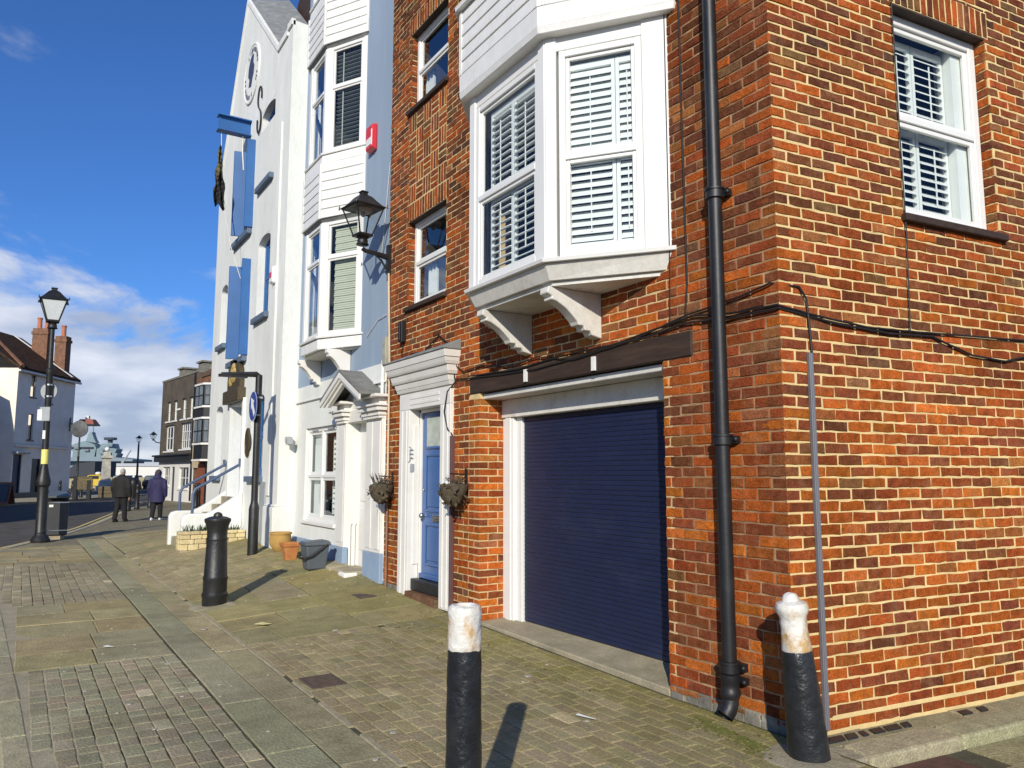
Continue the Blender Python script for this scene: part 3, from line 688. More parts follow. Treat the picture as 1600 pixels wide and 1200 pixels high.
def cables():
    t = thing('wall_cables', 'bundle of black cables sagging along the brick above the garage and round the corner', 'cables', (0, .02, 2.6))
    f = lambda s, z, n=.022: (s, n, z)
    g = lambda u, z, n=.02: SIDE.p(u, n, z)
    runs = [([f(4.42,2.78),f(4.40,2.66),f(4.08,2.63),f(3.4,2.60),f(2.8,2.585),f(2.2,2.61),f(1.82,2.64),f(1.2,2.70),f(.75,2.745),f(.4,2.70),f(.0,2.685,.02),g(.25,2.645),g(.8,2.60),g(1.3,2.61),g(2.0,2.63),g(3.4,2.66)], .008),
            ([f(4.40,3.05),f(4.36,2.80),f(4.2,2.72),f(3.8,2.74),f(3.2,2.66),f(2.75,2.70),f(2.2,2.60),f(1.4,2.66),f(.8,2.76),f(.3,2.80),f(.05,2.84),g(.16,2.82),g(.22,2.74),g(.235,2.58),g(.25,2.38)], .007),
            ([f(4.08,2.655),f(3.1,2.62),f(2.4,2.655),f(1.9,2.66),f(1.3,2.655),f(.8,2.70),f(.4,2.665),f(0,2.665,.022),g(.5,2.60),g(1.0,2.575),g(1.45,2.59),g(1.9,2.48),g(2.3,2.46),g(2.8,2.56),g(3.4,2.62)], .008),
            ([f(.82,2.74),f(.79,3.0),f(.80,4.2),f(.81,9)], .006), ([f(.98,2.72),f(.965,3.2),f(.96,9)], .004),
            ([g(1.22,2.60),g(1.225,2.72),g(1.245,3.3),g(1.235,4.4),g(1.23,6),g(1.23,9)], .005),
            ([f(4.36,2.64),f(4.52,2.52,.05),f(4.57,2.3,.062),f(4.50,2.1,.055),f(4.43,2.02,.02),f(4.43,.2,.02)], .009),
            ([f(4.42,3.0),f(4.8,3.22),f(5.2,3.08),f(5.6,3.1)], .008), ([f(5.80,3.3),f(5.86,3.15),f(5.82,3.05)], .006)]
    for p, r in runs: build('cable', MB().tube(wob(p, .006 if r > .008 else .002), r, 6), M['cable'], t, smooth=True)
    for s, z in ((1.9,2.52),(2.95,2.53)): build('cable_clip', MB().box(s-.022, s+.022, .014, .035, z-.05, z+.07), M['paper'], t)
cables()
q = MB().fbox(SIDE, .215, .25, .002, .03, .02, 2.385); q.fbox(SIDE, .222, .243, .03, .036, .02, 2.38); tag(build('cable_conduit', q, M['conduit'], bevel=.004), 'grey plastic cable conduit standing up the side brick near the corner', 'conduit')
tag_ = build('pale_mortar_course', MB().fbox(SIDE, .30, 4.1, -.01, .0065, .062, .092), M['mortar_pale'], house, bevel=.004)
def strips():
    q = MB().tube([(6.21,.03,.16),(6.21,.03,1.42)], .016, 8); t = tag(build('service_pipe', q, mat('copper_brown_pipe', (.24,.13,.085), .6, .2, 8), smooth=True), 'thin cream and brown service pipe on the brick beside the blue house', 'pipe')
    q = MB().tube([(6.21,.03,1.42),(6.22,.03,3.1),(6.30,.03,4.3)], .015, 8); build('upper_pipe', q, mat('cream_pipe', (.56,.44,.29), .6, .1, 6), t, smooth=True)
    q = MB().box(6.26,6.37,.004,.075,3.05,3.42); tag(build('meter_box', q, mat('mossy_grey_box', (.33,.33,.26), .8, .2, 9, .2), bevel=.006), 'small pale grey meter box where the brick meets the blue wall', 'meter box')
    q = MB().box(5.76,5.87,.004,.07,3.28,3.55); q.box(5.79,5.84,.07,.085,3.30,3.53); tag(build('outdoor_light', q, M['blackplastic'], bevel=.012), 'small black box light on the brick above the door cornice', 'light')
    q = MB().box(4.415,4.452,.004,.05,.1,2.02); tag(build('cable_duct', q, mat('plum_brown_duct', (.11,.055,.055), .6, .1, 6), bevel=.003), 'plum brown duct beside the right pilaster of the blue front door', 'duct')
strips()
def lantern(t, c, s, tilt=0, glassm=None, post_r=.04):
    """four sided street lantern; c = middle of the cage bottom, s = half width at the top of the cage"""
    x, y, z = c; b = s*.46; H = s*1.85; rot = R(45 if tilt is None else tilt)
    def pt(r, h, k, n=4): a = rot + 2*math.pi*(k+.5)/n; return (x+r*1.414*math.cos(a), y+r*1.414*math.sin(a), z+h)
    cg = MB(); w = s*.055
    for k in range(4):
        cg.tube([pt(b,0,k), pt(s,H,k)], w, 5); cg.tube([pt(b,0,k), pt(b,0,k+1)], w*1.4, 5); cg.tube([pt(s,H,k), pt(s,H,k+1)], w*1.3, 5)
    cg.loft([[pt(b*1.1,-.10*s,k) for k in range(4)], [pt(b*1.15,0,k) for k in range(4)]])
    build('cage', cg, M['blackiron'], t)
    for k in range(4):
        build('pane', MB().quad(pt(b*.98,.01,k), pt(b*.98,.01,k+1), pt(s*.97,H-.01,k+1), pt(s*.97,H-.01,k)), glassm or M['lampglass'], t)
    rf = MB(); rf.loft([[pt(r*s, H+h*s, k) for k in range(4)] for r, h in ((1.08,-.04),(1.13,.06),(.95,.17),(.70,.46),(.44,.80),(.22,.96),(.20,1.10),(.26,1.12),(.24,1.2),(.05,1.22))])
    for k in range(4): rf.lathe(pt(1.16*s,H+.04*s,k), [(.07*s,-.02),(.05*s,.1*s),(.02*s,.2*s)], 6)
    build('lantern_roof', rf, M['blackiron'], t, bevel=s*.02)
    ge = MB(); ge.lathe((x,y,z+H), [(s*.5,-.28*s),(s*.55,-.2*s),(s*.62,-.02*s)], 10); ge.ball((x,y,z+H-.42*s), s*.16); build('lamp_gear', ge, M['signgrey'], t, smooth=True)
    nk = MB().lathe((x,y,z), [(b*.6,-.72*s),(b*.95,-.66*s),(b*.75,-.5*s),(b*.8,-.34*s),(b*.62,-.28*s),(b*.9,-.16*s),(b*1.0,-.09*s)], 12); build('neck', nk, M['blackiron'], t, smooth=True)
def wall_lamp():
    t = thing('wall_lamp', 'black four sided lantern on a bracket at the edge of the brick house', 'lamp', (6.36, .02, 4.55))
    c = (6.34, .40, 4.78); lantern(t, c, .20, 8)
    a = MB().tube([(6.34,.40,4.60),(6.34,.36,4.575),(6.34,.2,4.56),(6.34,.03,4.53)], [.03,.03,.032,.045], 8); a.box(6.29,6.37,.004,.045,4.30,4.70); a.tube([(6.34,.03,4.33),(6.34,.12,4.47),(6.34,.22,4.55)], .013, 6)
    a.tube([(6.33,.03,4.3),(6.33,.03,4.2)], .015, 6)
    build('bracket_arm', a, M['blackiron'], t, smooth=35)
wall_lamp()
def hanging_basket(s, z, label, twig):
    t = thing('hanging_basket', label, 'hanging basket', (s, .02, z), 'hanging baskets either side of the front door')
    q = MB(); q.box(s-.02, s+.02, .003, .018, z-.1, z+.22); q.tube([(s,.018,z+.16),(s,.2,z+.17)], .008, 5); build('wall_bracket', q, M['blackiron'], t)
    q = MB(); n = 18
    q.loft([[(s+r*.145*math.cos(2*math.pi*k/n)*rnd.uniform(.9,1.08), .165+min(r*.16, .16)*math.sin(2*math.pi*k/n)*rnd.uniform(.92,1.0), z+h+rnd.uniform(-.012,.012)) for k in range(n)] for r, h in ((.2,-.18),(.55,-.145),(.85,-.08),(1,.0),(1.02,.05),(.7,.065),(.1,.07))])
    build('basket', q, M['basket'], t, smooth=60)
    q = MB()
    for k in range(60 if twig else 34):
        a = rnd.uniform(0, 2*math.pi); r0 = rnd.uniform(0,.13); L_ = rnd.uniform(.05,.13) * (1.5 if twig else .8)
        p = (s+r0*math.cos(a), .165+r0*math.sin(a)*.8, z+.06); d = Vector((math.cos(a)*.8, math.sin(a)*.4, rnd.uniform(.4,1.3))).normalized()*L_
        q.tube([p, tuple(Vector(p)+d*.6), tuple(Vector(p)+d+Vector((0,0,rnd.uniform(-.02,.01))))], [.004,.003,.001], 4)
        if rnd.random() < .6:
            e = Vector(p)+d*rnd.uniform(.5,1); w = Vector((rnd.uniform(-1,1),rnd.uniform(-1,1),rnd.uniform(-1,1))).normalized()*.018; h = d.cross(w).normalized()*.01
            q.quad(e-h, e+w, e+h, e-w*.4)
    for k in range(46):
        a = rnd.uniform(0, 2*math.pi); z2 = z+rnd.uniform(-.18,.05); rr = .19*interp(z2-z, [-.2,-.1,0], [.35,.85,1.03])
        e = Vector((s+rr*math.cos(a), .165+min(rr,.155)*math.sin(a), z2)); w = Vector((rnd.uniform(-1,1),rnd.uniform(-1,1),rnd.uniform(-1,1))).normalized()*.035; h = w.cross(Vector((math.cos(a),math.sin(a),.2))).normalized()*.018
        q.quad(e-h, e+w, e+h, e-w)
    build('dead_plant', q, M['basket'], t, kind='stuff')
    q = MB(); q.ball((s-.03,.25,z+.07), .03, .025, .02); q.ball((s+.05,.22,z+.075), .022, .02, .018); build('moss_liner', q, M['paper'] if not twig else M['leaf'], t, smooth=True)
hanging_basket(6.10, 1.40, 'twiggy dead hanging basket left of the blue front door', True)
hanging_basket(4.14, 1.43, 'dark withered hanging basket between the blue front door and the garage', False)

# ================================================================== THE BLUE HOUSE
blue = thing('blue_house', 'narrow pale blue rendered house with stacked white bay windows and gabled door hood', 'house', (8.35, 0, .28))
B2 = (8.47, 1.12, .40, .40)
BW = (8.29, 9.80, .83, 2.36); BD = (6.98, 7.70, .0, 2.34)
BB = [(7.5, 9.44, 3.70, 5.40), (7.5, 9.44, 6.56, 8.25), (7.5, 9.44, 9.4, 11)]
def blue_house():
    m = MB(); holed_wall(m, FRONT, 6.372, 10.345, -.2, 2.83, [BW, BD], -.004, .16); build('white_ground_floor_wall', m, M['render_white'], blue)
    m = MB(); holed_wall(m, FRONT, 6.372, 10.345, 2.83, 11.6, BB, -.006, .2); m.quad((6.372,-.006,9),(6.372,-4,9),(6.372,-4,11.6),(6.372,-.006,11.6)); m.add([(6.372,-.006,11.6),(10.345,-.006,11.6),(10.345,-4,11.6),(6.372,-4,11.6)],[(0,1,2,3)])
    build('blue_wall', m, M['render_blue'], blue)
    m = MB(); m.box(6.375, 10.34, -.02, .012, 2.83, 3.095); m.box(6.375, 10.34, -.02, .032, 2.825, 2.85); build('white_band', m, M['render_white'], blue, bevel=.004)
    m = MB(); m.box(8.06, 10.34, -.02, .026, -.1, .525); m.box(7.70, 8.058, -.02, .072, -.1, .527); m.box(6.38, 6.98, -.02, .052, -.1, .55); build('blue_plinth', m, M['plinth_blue'], blue, bevel=.006)
    m = MB(); m.box(6.40, 6.96, -.02, .04, .552, 2.36); m.box(6.44, 6.60, .04, .052, .6, 2.3); m.box(6.72, 6.90, .04, .05, .6, 2.3)
    m.box(7.72, 8.04, -.02, .055, .53, 2.36); m.box(7.76, 8.0, .055, .063, .6, 2.28); build('door_pilaster', m, M['white'], blue, bevel=.005)
    m = MB()
    for a, b in ((6.42, 6.94), (7.74, 8.0)):
        for z0, z1, e in ((2.34, 2.38, .03), (2.38, 2.44, .05), (2.44, 2.50, .09), (2.50, 2.53, .12), (2.53, 2.62, .03), (2.62, 2.66, .13)): m.box(a-e, b+e, -.02, .06+e, z0, z1-.002)
    m.box(6.95, 7.72, -.02, .03, 2.345, 2.52)
    build('capital', m, M['white'], blue, bevel=.004)
    # gabled hood: two slopes, raking boards, open pediment
    r = MB(); ap, ev = (7.24, 3.03), 2.655
    for sg in (-1, 1):
        x = 7.24 + sg*.80
        r.hexa([(7.24,-.01,ap[1]-.0),(x,-.01,ev),(x,.36,ev),(7.24,.36,ap[1]),(7.24,-.01,ap[1]+.035),(x,-.01,ev+.035),(x,.36,ev+.035),(7.24,.36,ap[1]+.035)])
    build('hood_roof', r, M['slate'], blue)
    r = MB()
    for sg in (-1, 1):
        for n0, n1, dz, th, e in ((.335,.36,-.004,.075,.80), (.30,.335,-.06,.06,.72), (.24,.30,-.12,.05,.62)):
            x = 7.24 + sg*e; za = ap[1]+dz; zb = ap[1]+dz-(ap[1]-ev)*e/.80
            r.hexa([(7.24,n0,za-th),(x,n0,zb-th),(x,n1,zb-th),(7.24,n1,za-th),(7.24,n0,za),(x,n0,zb),(x,n1,zb),(7.24,n1,za)])
    build('raking_board', r, M['white'], blue, bevel=.003)
    m = MB(); m.quad((6.98,-.16,0),(7.70,-.16,0),(7.70,-.16,2.34),(6.98,-.16,2.34)); dr = build('recess_door', m, M['white'], blue)
    m = MB()
    for a, b in ((7.05, 7.32), (7.36, 7.63)):
        for c, d in ((.5, 1.1), (1.2, 2.1)): m.box(a, b, -.158, -.148, c, d)
    build('recess_panel', m, M['white'], dr, bevel=.008)
    m = MB(); m.box(7.0, 7.74, -.16, .26, -.1, .27); m.hexa([(7.62,.0,-.1),(8.06,.0,-.1),(8.06,.30,-.1),(7.5,.34,-.1),(7.62,.0,.305),(8.06,.0,.33),(8.02,.28,.30),(7.55,.31,.275)]); build('white_step', m, M['concrete'], blue, bevel=.02)
    m = MB(); m.box(6.98,7.25,.1,.30,-.1,.255); m.box(7.80,8.03,.27,.33,.1,.315); build('step_edge', m, M['white'], blue, bevel=.02)
    m = MB()
    for n in (-.03, -.10): m.tube([(7.69,n,.27),(7.69,n,.85),(7.69,n-.02,.88)], .017, 8)
    build('door_pipe', m, M['white'], blue, smooth=True)
    w = sash(FRONT, BW[0], BW[1], BW[2], BW[3], -.045, 1.56, blue, fw=.07, sw=.045, mull=9.07, sill=.035, sillm=M['white'], roomd=.8)
    q = MB()
    for a in (8.48, 9.25): q.box(a, a+.30, -.045, -.03, 2.305, 2.325)
    build('trickle_vent', q, M['signgrey'], w)
    louvres(FRONT, 8.38, 8.95, .95, 2.2, -.2, w, [(8.38, 8.95)], 1.55, pitch=.075, tilt=28)
    q = MB(); q.box(9.12, 9.72, -.16, -.15, .92, 2.27); build('blind', q, M['louvre'], w)
    for bz0, bz1, zt, dark in ((3.66, 5.44, 4.875, False), (6.55, 8.29, 7.61, True), (9.35, 11.0, 10.2, True)):
        m = MB()
        F3 = bay_faces(B2)
        for F, L in F3:
            m.fbox(F, .004, .09, -.07, 0, bz0, bz1); m.fbox(F, L-.07, L-.004, -.07, 0, bz0, bz1)
        bw = build('bay_window', m, M['upvc'], blue, bevel=.005)
        for i, (F, L) in enumerate(F3):
            sash(F, .085, L-.065, bz0+.003, bz1-.003, -.01, zt, blue, fw=.05, sw=.03, roomd=0, gmat=M['glass'] if i == 2 else M['glassdark'])
            if i == 2:
                q = MB(); n = 24 if dark else 46
                for k in range(n):
                    z = bz0+.1+(bz1-bz0-.2)*k/n; h = (bz1-bz0-.2)/n
                    if dark: q.hexa([F.p(.17,-.11,z),F.p(L-.14,-.11,z),F.p(L-.14,-.075,z+h*.28),F.p(.17,-.075,z+h*.28),F.p(.17,-.11,z+.003),F.p(L-.14,-.11,z+.003),F.p(L-.14,-.075,z+h*.28+.003),F.p(.17,-.075,z+h*.28+.003)])
                    else: q.fbox(F, .20, L-.13, -.105-.006*(k % 3), -.098-.006*(k % 3), z+.002, z+h-.004)
                if dark: q.fbox(F, .29, .31, -.074, -.07, bz0+.1, bz1-.1)
                build('blind', q, M['blind_dark'] if dark else M['blind_cream'], bw, kind='stuff')
        r = MB(); room(r, FRONT, 7.5, 9.44, -.2, 1.5, bz0+.02, bz1-.02); build('dark_room', r, M['dark'], bw)
        s = MB(); bay_band(s, B2, .045, bz0-.035, .05, bz0-.004); build('sill', s, M['upvc'], bw, bevel=.003)
    for z0, z1, full in ((5.47, 6.51, True), (8.31, 9.31, True)):
        s = MB(); bay_band(s, B2, .03, z0+.03, .03, z1-.14); bay_band(s, B2, .035, z1-.138, .02, z1); ap = build('bay_apron', s, M['board'], blue)
        boards(ap, B2, z0+.02, z1-.14, 6, M['board'], grow=.045)
        s = MB(); bay_band(s, B2, -.02, z0-.03, .03, z0+.018); build('apron_skirt', s, M['lead'], ap)
    s = MB(); bay_band(s, B2, .01, 3.46, .015, 3.618); ap = build('bay_fascia', s, M['board'], blue, bevel=.004)
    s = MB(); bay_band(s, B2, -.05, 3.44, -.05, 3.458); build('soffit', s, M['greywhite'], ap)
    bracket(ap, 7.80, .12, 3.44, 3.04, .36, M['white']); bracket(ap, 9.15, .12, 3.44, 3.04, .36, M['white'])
    q = MB().tube([(6.42,.035,3.12),(6.42,.04,2.75),(6.40,.05,2.62),(6.46,.06,2.52),(6.6,.05,2.46)], .024, 8); build('downpipe', q, M['white'], blue, smooth=True)
    q = MB().tube(wob([(6.37,.01,5.9),(6.5,.008,5.2),(6.62,.008,4.6)],.01), .005, 5); q.tube(wob([(6.4,.012,3.75),(6.7,.012,3.73),(7.1,.012,3.55)],.006), .006, 5); build('loose_wire', q, M['greywhite'], blue)
blue_house()
def red_alarm():
    q = MB().hexa([(6.88,.002,6.28),(7.12,.002,6.28),(7.12,.085,6.31),(6.88,.085,6.31),(6.88,.002,6.68),(7.12,.002,6.68),(7.12,.085,6.66),(6.88,.085,6.66)]); t = tag(build('alarm_box', q, M['redbox'], bevel=.01), 'bright red alarm box high on the blue wall beside the upper bay', 'alarm box')
    q = MB().box(6.91,7.09,.085,.089,6.36,6.47); q.box(6.885,6.905,.03,.09,6.34,6.58); build('white_mark', q, M['paper'], t)
red_alarm()

# ================================================================== THE WHITE GABLED BUILDING
white = thing('gabled_building', 'tall white rendered warehouse with pointed gable and blue loading shutters', 'building', (13.9, .3, .45))
WF = Fr((0, .3), (1, 0), (0, 1))
GA = (14.05, 12.45); WL, WR = 16.38, 10.35
WH = {'w': [(11.40, 12.35, 1.55, 3.13), (11.40, 12.30, 4.66, 6.28), (11.40, 12.40, 7.40, 9.02), (14.92, 15.6, 1.55, 3.13), (14.95, 15.62, 4.56, 5.98)],
      'l': [(12.98, 14.32, 4.02, 5.96), (12.98, 14.32, 6.72, 8.55)], 'd': [(12.95, 13.95, 1.1, 3.02)]}
def white_building():
    holes = WH['w'] + WH['l'] + WH['d']
    m = MB(); holed_wall(m, WF, WR, WL, -.2, 8.6, [h for h in holes if h[3] < 8.6], 0, .26)
    # the wall above, between the flat parapet on the right and the gable
    h = WH['w'][2]
    m2 = [(WR,8.6),(11.40,8.6)]
    def poly(pts): m.add([WF.p(x,0,z) for x,z in pts], [tuple(range(len(pts)))])
    poly([(WR,8.6),(h[0],8.6),(h[0],9.98),(11.28,9.93),(10.62,9.93),(10.62,10.02),(WR,10.02)])
    zr = lambda x: GA[1] - (GA[1]-9.93)*(GA[0]-x)/(GA[0]-11.28)
    poly([(h[0],9.02),(h[1],9.02),(h[1],zr(h[1])),(h[0],zr(h[0]))])
    poly([(h[1],8.6),(WL,8.6),(GA[0],GA[1]),(h[1],zr(h[1]))])
    for a, b in ((h[0],h[0]),(h[1],h[1])): m.quad(WF.p(a,0,8.6),WF.p(a,-.26,8.6),WF.p(a,-.26,9.02),WF.p(a,0,9.02))
    m.quad(WF.p(h[0],0,9.02),WF.p(h[1],0,9.02),WF.p(h[1],-.26,9.02),WF.p(h[0],-.26,9.02))
    # side walls
    m.quad((WR,.3,-.2),(WR,-6,-.2),(WR,-6,9.6),(WR,.3,10.02)); m.quad((WL,.3,-.2),(WL,-8,-.2),(WL,-8,8.6),(WL,.3,8.6)); m.quad((WR,-6,-.2),(WL,-6,-.2),(WL,-6,8.6),(WR,-6,8.6))
    build('white_wall', m, M['render_white'], white)
    # parapet coping in lead, the lit moulding and the tiled roof behind
    c = MB()
    L_ = [(WR,10.02),(10.62,10.02),(10.64,9.94),(11.28,9.93),(GA[0],GA[1]),(WL,8.6)]
    for (a, za), (b, zb) in zip(L_, L_[1:]):
        c.hexa([(a,.26,za-.09),(b,.26,zb-.09),(b,.335,zb-.09),(a,.335,za-.09),(a,.26,za+.03),(b,.26,zb+.03),(b,.335,zb+.03),(a,.335,za+.03)])
    build('coping', c, M['render_white'], white)
    c = MB()
    for (a, za), (b, zb) in zip(L_[3:], L_[4:]):
        c.hexa([(a,-.62,za-.1),(b,-.62,zb-.1),(b,.257,zb-.1),(a,.257,za-.1),(a,-.62,za+.32),(b,-.62,zb+.32),(b,.257,zb+.025),(a,.257,za+.025)])
    build('lead_gutter', c, M['lead'], white)
    rf = MB()
    for (a, za), (b, zb) in (((10.3,10.25),(13.2,13.0)), ((13.2,13.0),(16.2,8.6))):
        n = 26
        for k in range(n):
            x0, x1 = a+(b-a)*k/n, a+(b-a)*(k+1)/n; y0, y1 = za+(zb-za)*k/n, za+(zb-za)*(k+1)/n; lift = .035
            l0, l1 = (lift, 0) if zb > za else (0, lift)
            for j in range(30):
                v0, v1 = -.70-j*.2, -.70-(j+1)*.2+.008; e = rnd.uniform(0,.012)
                rf.add([(x0,v0,y0+l0+e),(x1,v0,y1+l1+e),(x1,v1,y1+l1+e),(x0,v1,y0+l0+e),(x0,v0,y0-.03),(x0,v1,y0-.03)], [(0,1,2,3),(0,3,5,4)])
    build('tiled_roof', rf, M['rooftile'], white, kind='stuff')
    build('roof_deck', MB().prism([(10.3,-.70,10.2),(13.2,-.70,12.95),(16.2,-.70,8.55)], (0,-6,0)), M['timber'], white)
    # windows
    for h in WH['w']:
        w = sash(WF, h[0]+.005, h[1]-.005, h[2]+.005, h[3]-.005, -.14, (h[2]+h[3])/2, white, fw=.10, sw=.05, gmat=M['glassdark'], roomd=.6, fm=M['shutterblue'])
        q = MB(); q.fbox(WF, h[0]-.06, h[1]+.06, -.2, .09, h[2]-.11, h[2]-.002); build('window_sill', q, M['sillblue'], w, bevel=.006)
        # arched head: fill the two corners
        q = MB(); n = 8; mid = (h[0]+h[1])/2; hw = (h[1]-h[0])/2
        for sg in (-1, 1):
            pts = [(mid+sg*hw, h[3]-.003)] + [(mid+sg*hw*math.cos(t), h[3]-.14+.137*math.sin(t)) for t in [math.pi/2*k/n for k in range(n+1)]]
            q.prism([WF.p(x, -.17, z) for x, z in pts], (0, .168, 0))
        build('arched_head', q, M['render_white'], w)
    for h in WH['l']:
        q = MB(); q.fbox(WF, h[0], h[1], -.25, -.2, h[2], h[3]); dr = build('loading_door', q, M['shutterblue'], white)
        q = MB(); q.fbox(WF, h[0]-.08, h[1]+.1, -.2, .10, h[2]-.12, h[2]-.003); build('loading_sill', q, M['sillblue'], dr, bevel=.006)
        # two hinged shutter leaves standing open
        for u, n1, du in ((12.86, .17, .02), (13.62, .25, .06)):
            s = MB(); F = WF; e = .045
            a0, a1 = (u, .0), (u+du, n1)
            s.hexa([F.p(a0[0],a0[1],h[2]+.0),F.p(a1[0],a1[1],h[2]+.0),F.p(a1[0]+e,a1[1],h[2]),F.p(a0[0]+e,a0[1],h[2]),F.p(a0[0],a0[1],h[3]+.08),F.p(a1[0],a1[1],h[3]+.08),F.p(a1[0]+e,a1[1],h[3]+.08),F.p(a0[0]+e,a0[1],h[3]+.08)])
            lf = build('shutter_leaf', s, M['shutterblue'], dr, bevel=.004)
    # door, stair, railings
    h = WH['d'][0]
    q = MB(); q.fbox(WF, h[0], h[1], -.3, -.24, h[2], h[3]); dr = build('entrance_door', q, M['doorblue'], white)
    q = MB(); q.fbox(WF, h[0]-.12, h[0]-.004, -.02, .05, h[2], h[3]+.12); q.fbox(WF, h[1]+.004, h[1]+.12, -.02, .05, h[2], h[3]+.12); q.fbox(WF, h[0]-.003, h[1]+.003, -.02, .05, h[3]+.004, h[3]+.12); build('door_case', q, M['render_white'], white, bevel=.006)
    q = MB()
    for k in range(6): q.box(12.96, 14.16, .3, .42+.19*k, -.1, 1.12-.16*k)
    build('entrance_step', q, M['concrete'], white, bevel=.01)
    for u in (12.76, 14.18):
        q = MB(); pts = [(.30,-.2),(1.42,-.2),(1.42,.72),(1.38,.80),(1.28,.83),(.95,.83),(.80,.90),(.5,1.10),(.30,1.24)]
        q.prism([(u, a, b) for a, b in pts], (.2, 0, 0)); build('stair_wall', q, M['render_white'], white, bevel=.03, seg=2)
    for u in (12.86, 14.28):
        q = MB().tube([(u,1.22,.80),(u,1.22,1.20),(u,1.18,1.30),(u,1.08,1.36),(u,.33,1.80)], .028, 8); q.tube([(u,.36,1.74),(u,.36,1.9)], .03, 8); build('handrail', q, M['railblue'], white, smooth=True)
    # corner pilaster foot, string of plinth
    q = MB(); q.fbox(WF, 10.345, 11.0, -.25, .07, -.2, 1.02); q.fbox(WF, 10.345, 11.0, -.25, .045, 1.022, 1.06); build('pilaster_foot', q, M['render_white'], white, bevel=.012)
    q = MB(); q.fbox(WF, 10.80, 11.0, -.01, .03, 1.2, 8.2); build('rainwater_pilaster', q, M['render_white'], white, bevel=.01)
    # painted roundel, wall ties, relief over the door, oval plaque
    c = (13.42, 10.36); q = MB(); n = 40
    q.loft([[(c[0]+r*math.cos(2*math.pi*k/n), .3+y, c[1]+r*math.sin(2*math.pi*k/n)) for k in range(n)] for r, y in ((.66,.0),(.66,.03),(.63,.036),(.62,.024),(.02,.024))]); ro = build('roundel', q, M['render_white'], white)
    q = MB()
    for k in range(34):
        t = R(60 + k*9.2 + rnd.uniform(-1.5,1.5)); r0, r1 = .47, .575
        if rnd.random() < .18: continue
        a = R(2.6); q.hexa([(c[0]+r*math.cos(t+s*a), .325+y, c[1]+r*math.sin(t+s*a)) for y in (0,.003) for r, s in ((r0,-1),(r0+.03*rnd.random(),1),(r1,1),(r1-.03*rnd.random(),-1))])
    build('painted_letter', q, M['darkink'], ro, kind='stuff')
    q = MB(); pts = [(-.02,-.30),(.16,-.24),(.12,-.1),(.22,.0),(.2,.16),(.10,.30),(-.05,.36),(-.14,.30),(-.12,.16),(-.2,.05),(-.16,-.1),(-.1,-.16)]
    q.prism([(c[0]+a*1.25, .325, c[1]+.03+b*1.15) for a, b in pts], (0,.004,0)); build('painted_figure', q, M['darkink'], ro)
    for u, z in ((12.57, 9.18),):
        pts = []
        for k in range(13): t = R(200 - k*22); pts.append((u+.15*math.cos(t), .325, z+.27+.23*math.sin(t)))
        for k in range(13): t = R(116 + k*22); pts.append((u+.15*math.cos(t), .325, z-.27+.25*math.sin(t)))
        q = MB().tube(pts, .017, 6); build('wall_tie', q, M['black'], white, smooth=True)
    q = MB(); pts = [(13.0,3.36),(14.12,3.36),(14.12,3.58)] + [(13.56+.56*math.cos(t), 3.58+.42*math.sin(t)) for t in [math.pi*k/14 for k in range(15)]] + [(13.0,3.58)]
    q.prism([(a, .3, b) for a, b in pts], (0, .10, 0)); pl = build('door_relief', q, M['bronze'], white, bevel=.01)
    q = MB(); q.box(12.86, 14.26, .29, .46, 3.08, 3.355); build('relief_base', q, M['bronze'], pl, bevel=.012)
    q = MB(); q.ball((13.58,.40,3.68), .22, .06, .2); q.ball((13.5,.41,3.84), .09, .05, .08); q.ball((13.78,.40,3.55), .10, .05, .12); build('gilt_figure', q, M['gold'], pl, smooth=True)
    q = MB(); n = 24; q.loft([[(12.48+r*.17*math.cos(2*math.pi*k/n), .3+y, 2.21+r*.29*math.sin(2*math.pi*k/n)) for k in range(n)] for r, y in ((1,0),(1,.035),(.9,.045),(.86,.03),(.1,.03))]); build('oval_plaque', q, M['bronze'], white, smooth=30)
    q = MB(); q.fbox(WF, 11.32, 11.42, .0, .03, .95, 1.4); q.fbox(WF, 11.02, 11.3, .0, .04, .2, 1.45); build('wall_panel', q, M['signgrey'], white)
    # hoist beam: an I section
    q = MB(); u, z = 13.38, 9.05
    q.box(u-.02, u+.02, .28, .96, z-.15, z+.15); q.box(u-.11, u+.11, .28, .99, z+.15, z+.175); q.box(u-.11, u+.11, .28, .99, z-.175, z-.15); build('hoist_beam', q, M['shutterblue'], white)
white_building()
def flag():
    t = thing('tattered_flag', 'tattered black and yellow flag hanging from the blue hoist beam', 'flag', (13.38, .74, 8.86))
    q = MB().tube([(13.38,.90,8.87),(13.40,.88,8.4),(13.38,.80,7.4),(13.36,.62,6.4),(13.3,.40,5.7)], .009, 5); q.tube([(13.38,.46,8.87),(13.38,.45,8.5),(13.35,.42,8.1)], .016, 5); build('rope', q, M['greywhite'], t)
    fm = mat('black_and_yellow_cloth', (.012,.012,.014), .9, .3, 12, dirt=(.5,.42,.12), dirt_scale=2.2, dirt_amt=.6)
    q = MB(); rows = []
    for k in range(14):
        f = k/13; z = 8.55 - 1.35*f; w = .03 + .22*f**.9
        rows.append([(13.38+.06*math.sin(j*1.9+k*.5), 0.90-.06*f - w*.30 + w*j/6 + .02*math.sin(k*1.3+j), z - .10*abs(math.sin(j*2.1))*f + .14*f*j/6) for j in range(7)])
    for a, b in zip(rows, rows[1:]):
        for j in range(6): q.quad(a[j], a[j+1], b[j+1], b[j])
    o = build('cloth', q, fm, t, smooth=60); s = o.modifiers.new('thick', 'SOLIDIFY'); s.thickness = .004
flag()
